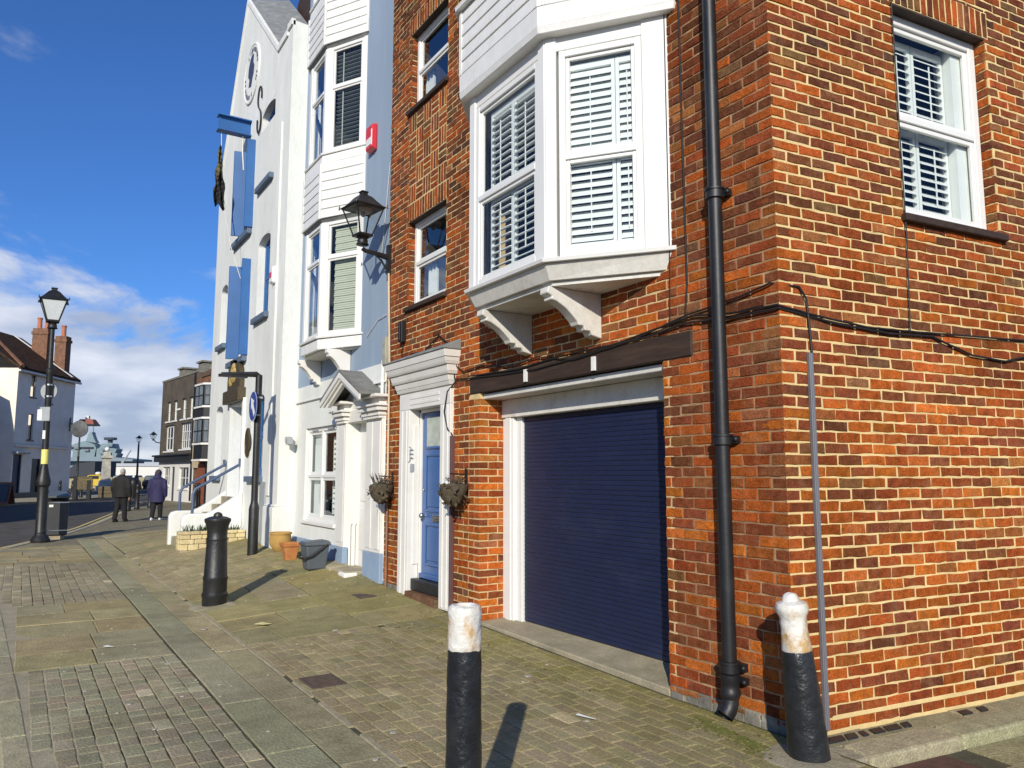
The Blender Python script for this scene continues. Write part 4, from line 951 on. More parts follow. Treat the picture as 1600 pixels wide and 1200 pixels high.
q = MB().hexa([(10.80,.30,5.08),(11.04,.30,5.08),(11.02,.40,5.10),(10.82,.40,5.10),(10.80,.30,5.42),(11.04,.30,5.42),(11.02,.40,5.40),(10.82,.40,5.40)]); t_ = tag(build('alarm_box', q, M['upvc'], bevel=.02), 'small white alarm box on the white gabled wall', 'alarm box')
build('red_badge', MB().box(10.86, 10.99, .401, .406, 5.2, 5.3), M['redbox'], t_)
q = MB(); q.box(10.22, 10.345, .10, .20, 2.14, 2.24); q.box(10.10, 10.22, .12, .22, 2.10, 2.2); tag(build('security_light', q, M['signgrey'], bevel=.008), 'small grey security light on the side of the white gabled building', 'light')

# ================================================================== GROUND
def kerb_o(s): return interp(s, [-12, 0, 1.94, 4.68, 8.06, 10.5, 13, 15.8, 17.2, 18.4, 20.4, 25, 36, 46, 60], [3.6, 4.0, 4.07, 4.18, 4.33, 4.52, 4.64, 4.56, 4.24, 3.85, 3.15, 2.0, -.2, -2.2, -5.2])
def ground():
    m = MB(); 
    pts = [V(-70,-25), V(45,-25), V(45,98), V(-75,98)]
    m.add([(x, y, -.105) for x, y in pts], [(0,1,2,3)]); road = build('road', m, M['asphalt'], kind='structure')
    m = MB(); pts = [V(-3500,97.9), V(3000,97.9), V(3000,5000), V(-3500,5000)]; m.add([(x, y, -2.2) for x, y in pts], [(0,1,2,3)])
    build('harbour_water', m, M['water'], kind='structure')
    m = MB(); a, b = V(-75,97.8), V(45,97.8); c, d = V(-75,98.6), V(45,98.6)
    m.hexa([(*a,-3),(*b,-3),(*d,-3),(*c,-3),(*a,.25),(*b,.25),(*d,.25),(*c,.25)]); build('quay_wall', m, M['concrete'], kind='structure')
    # yellow lines follow the kerb
    for i, off in enumerate((.20, .42)):
        m = MB(); ss = [6 + .8*k for k in range(52)]
        for a, b in zip(ss, ss[1:]):
            m.quad((a,kerb_o(a)+off,-.101),(b,kerb_o(b)+off,-.101),(b,kerb_o(b)+off+.09,-.101),(a,kerb_o(a)+off+.09,-.101))
        l = build('yellow_line', m, M['yellowline'], road)
    m = MB(); x, y = V(-22.6, 47); m.box(x-1.2, x+1.2, y-.06, y+.06, -.104, -.1005); build('white_road_mark', m, M['paper'], road)
    # far footway on the left, in front of the white house
    m = MB(); P = [V(-25.6,30), V(-27.4,46), V(-28.3,60), V(-50,60), V(-50,30)]
    m.prism([(x, y, -.15) for x, y in P], (0,0,.15)); build('far_pavement', m, M['concrete'], kind='structure')
    # the footway bed
    m = MB(); far = MB(); ss = [-.62] + [-.4+.3*k for k in range(57)] + [16.6+.4*k for k in range(11)] + [21+1.5*k for k in range(28)]
    for a, b in zip(ss, ss[1:]):
        lo = -.0 if b < 16.6 else -9
        n = 15
        def row(s): 
            hi = kerb_o(s)-.01
            os_ = [lo+(2.2-lo)*j/8 for j in range(8)] + [2.2+(hi-2.2)*j/7 for j in range(8)] if hi > 2.3 else [lo+(hi-lo)*j/n for j in range(n+1)]
            return [(s, o_, gz(s, max(o_,0))-.010) for o_ in os_]
        ra, rb = row(a), row(b)
        for j in range(n): (m if b < 16.5 else far).quad(ra[j], rb[j], rb[j+1], ra[j+1])
    m.quad((-.62,0,-.016),(-.62,4.09,-.016),(-.62,4.09,-.2),(-.62,0,-.2))
    build('far_pavement', far, M['farpaving'], kind='structure')
    return build('pavement', m, M['joint'], kind='structure')
pave = ground()
FLAGS = []; SETTS = []; KERBS = []
def stone(lst, s0, s1, o0, o1, col, zf=gz, bev=.006, jit=.0035, lift=.0018, dz=0.):
    j = lambda: rnd.uniform(-jit, jit); l = rnd.uniform(-lift, lift) + dz; tl = rnd.uniform(-lift, lift)*.7
    q = [(s0+j(), o0+j()), (s1+j(), o0+j()), (s1+j(), o1+j()), (s0+j(), o1+j())]
    cx, cy = (s0+s1)/2, (o0+o1)/2
    mids = []
    for k in range(4):
        a, b = q[k], q[(k+1) % 4]; mids += [a, ((a[0]+b[0])/2+j()*.7, (a[1]+b[1])/2+j()*.7)]
    def ins(p, b): 
        dx, dy = cx-p[0], cy-p[1]
        return (p[0]+math.copysign(min(b, abs(dx)*.5), dx) if abs(dx) > 1e-3 else p[0], p[1]+math.copysign(min(b, abs(dy)*.5), dy) if abs(dy) > 1e-3 else p[1])
    z = lambda p, h: zf(p[0], p[1]) + l + tl*((p[0]-cx)/max(s1-s0,.01)) + h
    v = [(*p, z(p, -.03)) for p in mids] + [(*p, z(p, -bev*.5)) for p in mids] + [(*ins(p, bev), z(ins(p, bev), 0)) for p in mids] + [(cx, cy, z((cx, cy), bev*.12))]
    f = []
    for k in range(8):
        n = (k+1) % 8; f += [(k, n, 8+n, 8+k), (8+k, 8+n, 16+n, 16+k), (16+k, 16+n, 24)]
    lst.append((v, f, col, Vector((cx, cy, zf(cx, cy))), (s1-s0)*(o1-o0), Vector((0,0,1))))
def shade(c, k=.10):
    t = rnd.uniform(1-k, 1+k); return tuple(x*t*g*rnd.uniform(.97,1.03) for x, g in zip(c, (1.16, 1.11, .98)))
def mossy(c, o, amt=.0):
    m = max(0, min(1, interp(o, [0, .35, 1.0, 1.8], [.6, .38, .12, 0]) + rnd.uniform(-.2,.2) + amt)); g = (.25, .225, .06)
    return tuple(a*(1-m)+b*m for a, b in zip(c, g))
def sett_rows(s0, s1, o0, o1, pitch, lens, cols, moss=False, gap=.0065, s_of=None):
    n = max(1, round((o1-o0)/pitch)); p = (o1-o0)/n
    for i in range(n):
        a, b = o0+i*p, o0+(i+1)*p
        lo, hi = (s0, s1) if s_of is None else s_of((a+b)/2)
        s = lo + (0 if i % 2 else -lens[0]*.5)
        wv = rnd.uniform(-.002,.002)
        while s < hi - .03:
            L_ = rnd.uniform(*lens); e = min(s+L_, hi)
            if hi - e < .05: e = hi
            st = max(s, lo)
            if e - st > .04:
                c = shade(rnd.choice(cols))
                if rnd.random() < .03: c = tuple(x*1.45 for x in c)
                if moss: c = mossy(c, a)
                stone(SETTS, st+gap/2, e-gap/2, a+gap/2+wv, b-gap/2+wv, c)
            s = e
def flag_rows(s0, s1, o0, o1, depth, wid, cols, moss=False, gap=.008):
    s = s0
    while s < s1 - .1:
        d = rnd.uniform(*depth); e = min(s+d, s1)
        if s1 - e < .25: e = s1
        o = o0
        while o < o1 - .05:
            w = rnd.uniform(*wid); f = min(o+w, o1)
            if o1 - f < .3: f = o1
            c = shade(rnd.choice(cols), .09)
            if moss: c = mossy(c, (o+f)/2, .0)
            stone(FLAGS, s+gap/2, e-gap/2, o+gap/2, f-gap/2, c, bev=.007, jit=.005, lift=.004)
            o = f
        s = e
def paving():
    G = [(.275,.262,.19), (.285,.27,.195), (.27,.255,.185), (.29,.255,.19), (.262,.252,.18)]
    Bn = [(.295,.255,.165), (.28,.245,.16), (.305,.265,.175), (.272,.24,.158), (.29,.25,.16)]
    Y = [(.305,.262,.155), (.295,.258,.165), (.288,.262,.178), (.31,.268,.16), (.28,.26,.18)]
    sett_rows(-.6, 4.40, 2.82, 4.05, .112, (.12,.22), G, s_of=lambda o: (max(-.6, (o+.05-3.845)/.039), 4.40))
    flag_rows(4.40, 8.02, 2.82, 4.03, (.6,.8), (.42,.75), Y)
    sett_rows(8.02, 12.95, 2.82, 4.42, .115, (.14,.3), [(.28,.25,.18),(.265,.245,.185),(.29,.255,.185)], s_of=lambda o: (8.02 if o < 3.98 else interp(o, [3.98, 4.14, 4.32, 4.46], [8.0, 8.4, 10.5, 12.9]), 12.95))
    flag_rows(12.95, 16.9, 2.82, 4.40, (.6,.9), (.5,.8), Y)
    s = -.6
    while s < 18.5:
        L_ = rnd.uniform(.9,1.5); stone(FLAGS, s+.003, min(s+L_,18.6)-.003, 2.505, 2.80, shade((.275,.268,.19), .07), bev=.006); s += L_
    s = -.6
    while s < 18.5:
        L_ = rnd.uniform(.6,1.1); stone(FLAGS, s+.003, min(s+L_,18.6)-.003, 2.22, 2.495, shade((.33,.29,.19) if s > 4.3 else (.30,.275,.185), .08), bev=.006, dz=-.006); s += L_
    # pale cement fillet along the inner side of the channel
    m = MB(); s = -.5
    while s < 14:
        L_ = rnd.uniform(.25,.7); w = rnd.uniform(.010,.022); o = 2.207 + rnd.uniform(-.004,.004)
        m.hexa([(s,o-w,gz(s,o)-.03),(s+L_,o-w,gz(s+L_,o)-.03),(s+L_,o+w,gz(s,o)-.03),(s,o+w,gz(s,o)-.03),(s,o-w,gz(s,o)+.002),(s+L_,o-w*.7,gz(s+L_,o)+.003),(s+L_,o+w*.7,gz(s,o)+.003),(s,o+w,gz(s,o)+.002)]); s += L_ + (rnd.uniform(.05,.3) if rnd.random() < .4 else .0)
    build('cement_fillet', m, M['concrete'], pave)
    sett_rows(-.6, 0, .04, 2.19, .108, (.19,.235), Bn, True, s_of=lambda o: (-.6, 4.42 if o > .95 else 3.55 + (o-.05)*.95))
    def fl(o0, o1, s0, s1): flag_rows(s0, s1, o0, o1, (.55,.85), (.5,.9), [(.285,.25,.14),(.27,.245,.155),(.255,.235,.16)], True)
    fl(.95, 2.19, 4.44, 8.15); fl(.03, .94, 4.42, 8.15)
    for i in range(8): 
        o0 = .04+i*.1125
        lo = 3.58 + (o0)*.95
        if lo < 4.3: stone(FLAGS, lo, 4.41, o0, o0+.108, mossy((.28,.245,.15), .3))
    sett_rows(8.15, 13.9, .04, 2.19, .125, (.2,.3), Bn, True)
    flag_rows(13.9, 16.4, .04, 2.19, (.6,.9), (.5,.8), Y, True)
    flag_rows(16.42, 19.6, .1, 2.19, (.5,.7), (.6,1.0), Y)
    s = -.6
    while s < 17:
        L_ = rnd.uniform(.65,1.0); stone(KERBS, s+.004, s+L_-.004, 3.955, 4.10, shade((.31,.285,.20), .1), bev=.012, jit=.003, dz=.002)
        v, *r_ = KERBS[-1]; KERBS[-1] = ([(x, y + kerb_o(x) - 4.10, z) for x, y, z in v], *r_); s += L_
    while s < 40:
        L_ = .9; a, b = s, s+L_
        v = [(a,kerb_o(a)-.15,-.12),(b,kerb_o(b)-.15,-.12),(b,kerb_o(b),-.12),(a,kerb_o(a),-.12),(a,kerb_o(a)-.15,.004),(b-.01,kerb_o(b)-.15,.004),(b-.01,kerb_o(b),.002),(a,kerb_o(a),.002)]
        KERBS.append((v, [(0,3,2,1),(4,5,6,7),(0,1,5,4),(1,2,6,5),(2,3,7,6),(3,0,4,7)], shade((.36,.34,.27), .1), Vector((a,kerb_o(a),0)), .05, Vector((0,0,1)))); s += L_
    m = MB(); ks = [-.6 + .5*k for k in range(80)]
    for a, b in zip(ks, ks[1:]): m.quad((a,kerb_o(a)-.003,-.2),(b,kerb_o(b)-.003,-.2),(b,kerb_o(b)-.003,-.01),(a,kerb_o(a)-.003,-.01))
    build('kerb_base', m, M['concrete'], pave)
    m = MB()
    for a, b in zip(ks, ks[1:]):
        if a > 16.8: break
        ka, kb = kerb_o(a)-.14, kerb_o(b)-.14
        m.quad((a,ka-.34,-.0045),(b,kb-.34,-.0045),(b,kb,-.0035),(a,ka,-.0035))
    build('kerb_bedding', m, M['concrete'], pave)
paving()
for lst, nm, mass, mt in ((SETTS, 'sett', 'sett_paving', M['sett']), (FLAGS, 'flagstone', 'flag_paving', M['sett']), (KERBS, 'kerb_stone', 'kerb_run', M['granite'])):
    PIECES = lst; flush_pieces(pave, nm, mass, mt)
def side_kerb():
    base = MB(); F = SIDE
    base.fbox(F, -.1, 4.2, -.02, .30, -.3, -.035); k = build('side_kerb', base, M['joint'], kind='structure')
    S = []
    zf = lambda s, o: -.012
    def kp(u0, u1, n0, n1, col, z1=-.012, z0=-.2, b=.012):
        m = MB(); j = lambda: rnd.uniform(-.004,.004)
        m.hexa([F.p(u0,n0,z0),F.p(u1,n0,z0),F.p(u1,n1,z0),F.p(u0,n1,z0),F.p(u0,n0,z1+j()),F.p(u1,n0,z1+j()),F.p(u1,n1,z1-.006+j()),F.p(u0,n1,z1-.006+j())], col); return m
    u = .18
    for w in (.82, .95, .9, 1.2):
        build('kerb_stone', kp(u+.006, u+w-.006, .165, .375, shade((.30,.285,.19), .08)), M['granite'], k, bevel=.018, seg=2); u += w
    # curved end stone by the leaning bollard
    m = MB(); P = [(-.15,.10),(.17,.165),(.17,.375),(.06,.39),(-.08,.36),(-.19,.27)]; m.prism([F.p(a,b,-.2) for a,b in P], (0,0,.185), shade((.30,.28,.20))); build('kerb_stone', m, M['granite'], k, bevel=.018, seg=2)
    u = .05
    while u < 4:
        w = rnd.uniform(.3,.6); build('cement_bedding', kp(u, u+w-.004, .004, .160, shade((.27,.25,.16), .15), z1=-.016, b=.004), M['granite'], k, bevel=.004); u += w
    for a, w in ((.34,.09),(.46,.05),(.56,.10),(.69,.13),(.85,.07),(1.42,.1),(1.62,.08),(.16,.16)):
        m = MB(); s_ = .025 + .02*rnd.random(); m.hexa([F.p(a,.05,-.03),F.p(a+w,.05,-.03),F.p(a+w-s_,.115,-.03),F.p(a-s_,.115,-.03),F.p(a,.05,-.0095),F.p(a+w,.05,-.0095),F.p(a+w-s_,.115,-.0095),F.p(a-s_,.115,-.0095)]); build('black_tile', m, M['blacktile'], k)
    m = MB()
    # flagged surface of the side street below the kerb
    S2 = []
    zf2 = lambda s, o: -.098
    for i in range(12):
        u = -1.6 + rnd.uniform(-.1,.1); n0 = .385+i*.30; 
        while u < 3.5:
            w = rnd.uniform(.4,.75); a, b = F.p(u+.005,n0,0), F.p(u+w-.005,n0+.292,0)
            q = [F.p(u+.005,n0,0), F.p(u+w-.005,n0,0), F.p(u+w-.005,n0+.29,0), F.p(u+.005,n0+.29,0)]
            c = shade((.27,.25,.16), .16); l = rnd.uniform(-.004,.004)
            if not (i == 0 and .15 < u+w/2 < .75): 
                v = [(x, y, -.14) for x, y, _ in q] + [(x, y, -.091+l) for x, y, _ in q]
                S2.append((v, [(0,3,2,1),(4,5,6,7),(0,1,5,4),(1,2,6,5),(2,3,7,6),(3,0,4,7)], c, Vector((*q[0][:2],-.1)), w*.29, Vector((0,0,1))))
            u += w
    return S2
PIECES = side_kerb()
_sr = MB().fbox(SIDE, -2, 4.2, .37, 4.2, -.2, -.1035); _sr = build('side_street', _sr, M['joint'], kind='structure'); flush_pieces(_sr, 'flagstone', 'flag_paving', M['sett'])
q = MB().fbox(SIDE, .2, .78, .40, .66, -.12, -.089); build('iron_cover', q, mat('rust_red_cover', (.10,.05,.033), .85, .3, 12, .3, 60), _sr)
def cover(s0, s1, o0, o1, label, slots=0):
    z = gz((s0+s1)/2, (o0+o1)/2) + .005
    m = MB(); m.box(s0, s1, o0, o1, z-.03, z+.002); t = tag(build('drain_cover', m, M['iron'], bevel=.004), label, 'drain cover')
    if slots:
        q = MB()
        for k in range(slots): a = s0+.03+(s1-s0-.06)*k/slots; q.box(a, a+(s1-s0-.06)/slots*.5, o0+.03, o1-.03, z+.002, z+.007)
        build('grating_bar', q, M['iron'], t)
cover(2.62, 2.97, 1.88, 2.15, 'rusty drain grating set in the setts near the channel', 7)
cover(5.72, 6.02, .34, .56, 'small square iron cover in the mossy flags outside the blue front door')
def flat_litter(name, s, o, w, d, a, m, label, cat):
    z = gz(s, o)+.012; c, si = math.cos(a), math.sin(a)
    P = [(s+x*c-y*si, o+x*si+y*c, z+h) for x, y, h in ((-w,-d,0),(w,-d,.004),(w,d,.002),(-w,d,.010))]
    q = MB().loft([[ (x,y,zz) for x,y,zz in P], [(x,y,zz+.004) for x,y,zz in P]]); tag(build(name, q, m), label, cat)
flat_litter('litter_card', 5.2, 1.84, .07, .05, .5, M['litter'], 'flat yellow card dropped on the flags behind the white topped bollard', 'litter')
flat_litter('litter_strip', .98, .86, .075, .012, .2, M['paper'], 'thin white strip of litter on the setts in front of the garage', 'litter')
flat_litter('litter_scrap', 4.98, 3.30, .05, .02, .4, M['paper'], 'white scrap of paper on the left flags by the channel', 'litter')

def specks():
    m = MB()
    for k in range(70):
        s, o = rnd.uniform(.6, 9), rnd.uniform(.2, 3.9); r = rnd.uniform(.008, .02); z = gz(s,o)+.0035
        if rnd.random() < .12: r *= 1.7
        m.lathe((s,o,z), [(r,-.004),(r*.9,.0015),(r*.2,.002)], 7)
    build('gum_spot', m, mat('pale_gum_spot', (.36,.34,.28), .9, .2, 30), pave, kind='stuff')
    m = MB()
    for k in range(120):
        s = rnd.uniform(-.4, 9); o = abs(rnd.gauss(0, .25)) + .06 + (.3 if 1.1 < s < 3.9 else 0); z = gz(s,o)+.006; r = rnd.uniform(.006,.022); a = rnd.uniform(0,6)
        m.quad((s,o,z),(s+r*math.cos(a),o+r*math.sin(a),z+.006),(s+r*1.6*math.cos(a+.5),o+r*1.6*math.sin(a+.5),z+.003),(s+r*math.cos(a+1),o+r*math.sin(a+1),z))
    build('fallen_leaves', m, mat('dry_leaf_brown', (.12,.075,.03), .9, .4, 30), kind='stuff')
specks()

# moss growing where the drainpipe wets the paving
def moss():
    m = MB()
    for k in range(420):
        t = rnd.random(); s = .52 - .62*t + rnd.gauss(0,.05); o = .20 + .10*t + abs(rnd.gauss(0,.07)); r = rnd.uniform(.006,.016)
        a = rnd.uniform(0,6); z = .0
        m.add([(s+r*math.cos(a+k2*1.57), o+r*math.sin(a+k2*1.57), z+.001) for k2 in range(4)] + [(s,o,z+r*.5)], [(0,1,4),(1,2,4),(2,3,4),(3,0,4)])
    for k in range(900):
        s = rnd.uniform(-.4,10.2); o = abs(rnd.gauss(0,.05))+.03; 
        if 1.1 < s < 3.85: o += .33
        if rnd.random() < .4: continue
        r = rnd.uniform(.004,.012); a = rnd.uniform(0,6); z = gz(s,o)
        m.add([(s+r*math.cos(a+k2*1.57), o+r*math.sin(a+k2*1.57), z-.001) for k2 in range(4)] + [(s,o,z+r*.5)], [(0,1,4),(1,2,4),(2,3,4),(3,0,4)])
    o = build('moss', m, mat('yellow_green_moss', (.10,.105,.018), .95, .4, 30), kind='stuff')
moss()

# ================================================================== BOLLARDS, POSTS, BIN, POTS
def rough(o, s=.006, sc_=.06):
    t = bpy.data.textures.new('lumps', 'CLOUDS'); t.noise_scale = sc_; t.noise_depth = 2
    d = o.modifiers.new('lumps', 'DISPLACE'); d.texture = t; d.strength = s; d.mid_level = .5; d.texture_coords = 'LOCAL'
    return o
def dense(prof, step=.025):
    out = [prof[0]]
    for (r0,z0), (r1,z1) in zip(prof, prof[1:]):
        n = max(1, int(abs(z1-z0)/step))
        for k in range(1, n+1): out.append((r0+(r1-r0)*k/n, z0+(z1-z0)*k/n))
    return out
def pad(t, c, r0, r1, z, n=22, skew=.2):
    m = MB(); R1 = [r1*rnd.uniform(1-skew,1+skew) for _ in range(n)]
    ring = lambda rr, h: [(c[0]+rr[k]*math.cos(2*math.pi*k/n), c[1]+rr[k]*math.sin(2*math.pi*k/n), gz(c[0]+rr[k]*math.cos(2*math.pi*k/n), c[1]+rr[k]*math.sin(2*math.pi*k/n))+h) for k in range(n)]
    m.loft([ring(R1,-.02), ring(R1,.004), ring([x*.9 for x in R1],.012), ring([r0]*n,.03)]); build('cement_pad', m, M['concrete'], t, smooth=True)
def bollards():
    x, y = 6.72, 2.02; z = gz(x, y)
    t = thing('bollard', 'plain black iron cannon shaped bollard on the pavement outside the blue house', 'bollard', (x, y, z))
    prof = [(.135,-.02),(.142,.0),(.142,.10),(.150,.12),(.150,.15),(.138,.17),(.137,.30),(.143,.32),(.143,.345),(.134,.36),(.118,.78),(.124,.79),(.124,.805),(.116,.82),(.118,.90),(.135,.97),(.150,1.0),(.155,1.025),(.148,1.04),(.10,1.06),(.055,1.068),(.052,1.08),(.045,1.10),(.02,1.115),(.002,1.118)]
    build('post', MB().lathe((x,y,z), prof, 28), M['blackiron'], t, smooth=30)
    pad(t, (x,y), .13, .27, z)
    # slim one in front of the garage
    x, y = -.355, 2.515
    t = thing('bollard', 'upright bollard with lumpy white painted top standing before the navy garage door', 'bollard', (x, y, 0))
    rough(build('post', MB().lathe((x,y,0), dense([(.080,-.12),(.078,.0),(.074,.30),(.069,.89),(.067,.892)]), 32), M['blackrough'], t, smooth=True), .010, .05)
    rough(build('white_top', MB().lathe((x,y,0), dense([(.064,.885),(.0695,.892),(.069,.93),(.0675,.985),(.0695,1.02),(.071,1.045),(.066,1.06),(.050,1.066),(.034,1.058),(.03,1.052),(.002,1.05)], .014), 36), M['whiterough'], t, smooth=True), .014, .035)
    # leaning one on the corner
    x, y = -.25, .22
    t = thing('bollard', 'leaning bollard with rust stained white top against the brick corner', 'bollard', (x, y, -.01))
    rough(build('post', MB().lathe((x,y,-.01), dense([(.116,-.15),(.114,.0),(.108,.15),(.096,.45),(.085,.60),(.083,.605)]), 32), M['blackrough'], t, smooth=True), .012, .06)
    rough(build('white_top', MB().lathe((x,y,-.01), dense([(.078,.60),(.0835,.608),(.080,.65),(.074,.74),(.076,.79),(.090,.825),(.093,.85),(.086,.868),(.05,.885),(.042,.905),(.034,.92),(.015,.928),(.002,.93)], .014), 36), M['whiterough'], t, smooth=True), .012, .04)
    L_ = V(.9,0); c0 = V(0,0); d = Vector((c0[0]-L_[0], c0[1]-L_[1], 0)).normalized()     # leans to the left as one looks at the corner
    ax = Vector((0,0,1)).cross(d); t.rotation_mode = 'AXIS_ANGLE'; t.rotation_axis_angle = (R(4.6), *ax)
    p = MB(); n = 20
    p.loft([[(x-.03+r*.30*math.cos(2*math.pi*k/n)*(1+.15*math.sin(3*k)), y+.03+r*.24*math.sin(2*math.pi*k/n)*(1+.1*math.cos(2*k)), h) for k in range(n)] for r, h in ((1,-.12),(1,-.008),(.9,.002),(.4,.012))]); build('bollard_footing', p, M['concrete'], kind='structure')
    # the row farther down the kerb
    p0 = (28.4, .55)
    x, y = V(-16.6, 33.6); first = thing('bollard', 'black street bollard nearest in the far row by the kerb', 'bollard', (x, y, .0), 'black bollards along the far kerb')
    pr = [(.11,0),(.12,.02),(.115,.1),(.10,.16),(.095,.7),(.11,.74),(.085,.78),(.08,.98),(.10,1.02),(.085,1.09),(.05,1.13),(.005,1.15)]
    build('post', MB().lathe((x,y,0), pr, 12), M['blackiron'], first, smooth=True)
    spots = [(-16.9,35.0,'second black street bollard in the far row behind the man'), (-17.2,36.9,'third black street bollard in the far row, between the two walkers'), (-30.1,51.6,'left one of three black bollards before the old white house'), (-29.6,52.2,'middle one of three black bollards before the old white house'), (-28.9,52.0,'right one of three black bollards before the old white house'), (-14.9,36.6,'black bollard beside the blue stair rails of the gabled building'), (-15.6,38.6,'black bollard in front of the dark brick pub')]
    for X, Y, lab in spots: clone(first, (*V(X, Y), 0), lab)
bollards()
def sign_post():
    x, y = 10.19, .72; z = gz(x, y)
    t = thing('sign_post', 'black street post with round blue arrow sign and a cranked arm before the white building', 'sign post', (x, y, z))
    build('pole', MB().lathe((x,y,z), [(.085,-.05),(.085,.75),(.075,.80),(.058,.86),(.056,.9),(.056,3.02)], 14), M['blackiron'], t, smooth=30)
    q = MB().tube([(x,y,z+2.9),(x,y,z+3.0),(x,y+.04,z+3.03),(x+.0,y+.62,z+3.0)], [.052,.055,.05,.03], 8); q.box(x-.05, x+.05, y+.2, y+.66, z+2.955, z+3.0); build('lamp_arm', q, M['blackiron'], t)
    n = 32; zc = z+2.48
    q = MB().loft([[(x+r*math.cos(2*math.pi*k/n), y+.075+e, zc+r*math.sin(2*math.pi*k/n)) for k in range(n)] for r, e in ((.27,0),(.27,.012))]); d = build('sign_disc', q, M['signblue'], t)
    q = MB().loft([[(x+r*math.cos(2*math.pi*k/n), y+.088, zc+r*math.sin(2*math.pi*k/n)) for k in range(n)] for r in (.268,.25)], caps=False); build('white_rim', q, M['paper'], d)
    q = MB()   # arrow pointing ahead left
    P = [(-.05,-.19),(.05,-.19),(.05,.02),(.12,.02),(0,.2),(-.12,.02),(-.05,.02)]; a = R(-38)
    q.prism([(x+p*math.cos(a)-w*math.sin(a), y+.0875, zc+p*math.sin(a)+w*math.cos(a)) for p, w in P], (0,.002,0)); build('white_arrow', q, M['paper'], d)
    q = MB()
    for h in (-.15,.15): q.box(x-.07,x+.07,y-.06,y+.075,zc+h-.015,zc+h+.015)
    build('sign_clamp', q, M['signgrey'], t)
sign_post()
def street_lamp():
    X, Y = -11.1, 18.37; x, y = V(X, Y)
    t = thing('street_lamp', 'tall black lamp post with a four sided lantern beside the litter bin', 'street lamp', (x, y, 0))
    build('post', MB().lathe((x,y,0), [(.20,-.02),(.21,.05),(.17,.12),(.13,.16),(.115,.2),(.125,.22),(.115,.24),(.115,1.28),(.15,1.33),(.155,1.42),(.14,1.48),(.12,1.56),(.075,1.78),(.07,1.85),(.068,3.95),(.085,4.0),(.085,4.08),(.06,4.12),(.055,5.12)], 18), M['blackiron'], t, smooth=30)
    lantern(t, (x,y,5.28), .27, 0, mat('frosted_lantern_glass', (.62,.66,.66), .3, .05, 3))
    def band(z0, z1, w, m, nm, dy=0):
        q = MB(); q.box(x-.02, x+.02, y-.02, y+.02, z0, z1)
    # round sign seen from behind, notice box, yellow notice and straps
    F = Fr((x,y), (-.5373,-.8434), (-.8434,.5373)); n = 24
    q = MB().loft([[F.p(-.05+.20*math.cos(2*math.pi*k/n), -.10+e, 3.58+.20*math.sin(2*math.pi*k/n)) for k in range(n)] for e in (0,.012)]); build('sign_back', q, M['signgrey'], t)
    q = MB().fbox(F, -.13, .12, .04, .11, 2.84, 3.18); build('notice_box', q, M['signgrey'], t, bevel=.01)
    q = MB().fbox(F, -.17, -.06, .111, .116, 2.86, 3.12); build('notice', q, M['paper'], t)
    q = MB().lathe((x,y,0), [(.0705,1.82),(.078,1.83),(.078,2.16),(.0705,2.17)], 14); build('yellow_notice', q, M['yellowsticker'], t)
    q = MB()
    for z in (3.44, 3.72, 2.86, 3.16): q.lathe((x,y,z), [(.069,-.02),(.082,-.018),(.082,.018),(.069,.02)], 12)
    build('strap', q, M['silver'], t)
    q = MB().fbox(F, -.035, .03, .06, .09, 2.42, 2.62); build('small_label', q, M['paper'], t)
    t.rotation_mode = 'AXIS_ANGLE'; t.rotation_axis_angle = (R(-.7), .8434, -.5373, 0)
street_lamp()
def litter_bin():
    X, Y = -11.32, 19.35; x, y = V(X, Y); F = Fr((x,y), (-.06,-1), (-1,.06)); w = .245
    t = thing('litter_bin', 'dark grey square litter bin with sloping lid behind the lamp post', 'litter bin', (x, y, 0))
    q = MB().fbox(F, -w, w, -w, w, .09, .92); build('body', q, M['signgrey'] if False else mat('dark_grey_bin', (.045,.047,.050), .5, .1, 5), t, bevel=.02)
    q = MB().hexa([F.p(-w-.03,-w-.03,1.06),F.p(w+.03,-w-.03,1.06),F.p(w+.03,w+.05,1.0),F.p(-w-.03,w+.05,1.0),F.p(-w*.7,-w*.7,1.17),F.p(w*.7,-w*.7,1.17),F.p(w+.03,w+.05,1.05),F.p(-w-.03,w+.05,1.05)]); build('lid', q, mat('bin_lid_grey', (.10,.115,.11), .4, .1, 4), t, bevel=.01)
    q = MB()
    for a in (-w, w-.05):
        for b in (-w, w-.05): q.fbox(F, a, a+.05, b, b+.05, .92, 1.04)
    q.fbox(F, -w+.05, w-.05, -w+.02, -w+.04, .92, 1.04)
    build('corner_upright', q, M['black'], t)
    q = MB().fbox(F, -w-.008, w+.008, -w-.008, w+.008, .88, .905); q.fbox(F, -w-.008, w+.008, -w-.008, w+.008, .20, .225); build('bright_band', q, M['silver'], t)
    q = MB().fbox(F, -.17, -.08, w+.006, w+.01, .78, .84); build('white_label', q, M['paper'], t)
    q = MB().fbox(F, -w*.8, w*.8, -w*.8, w*.8, -.02, .088); build('plinth', q, M['concrete'], t)
litter_bin()
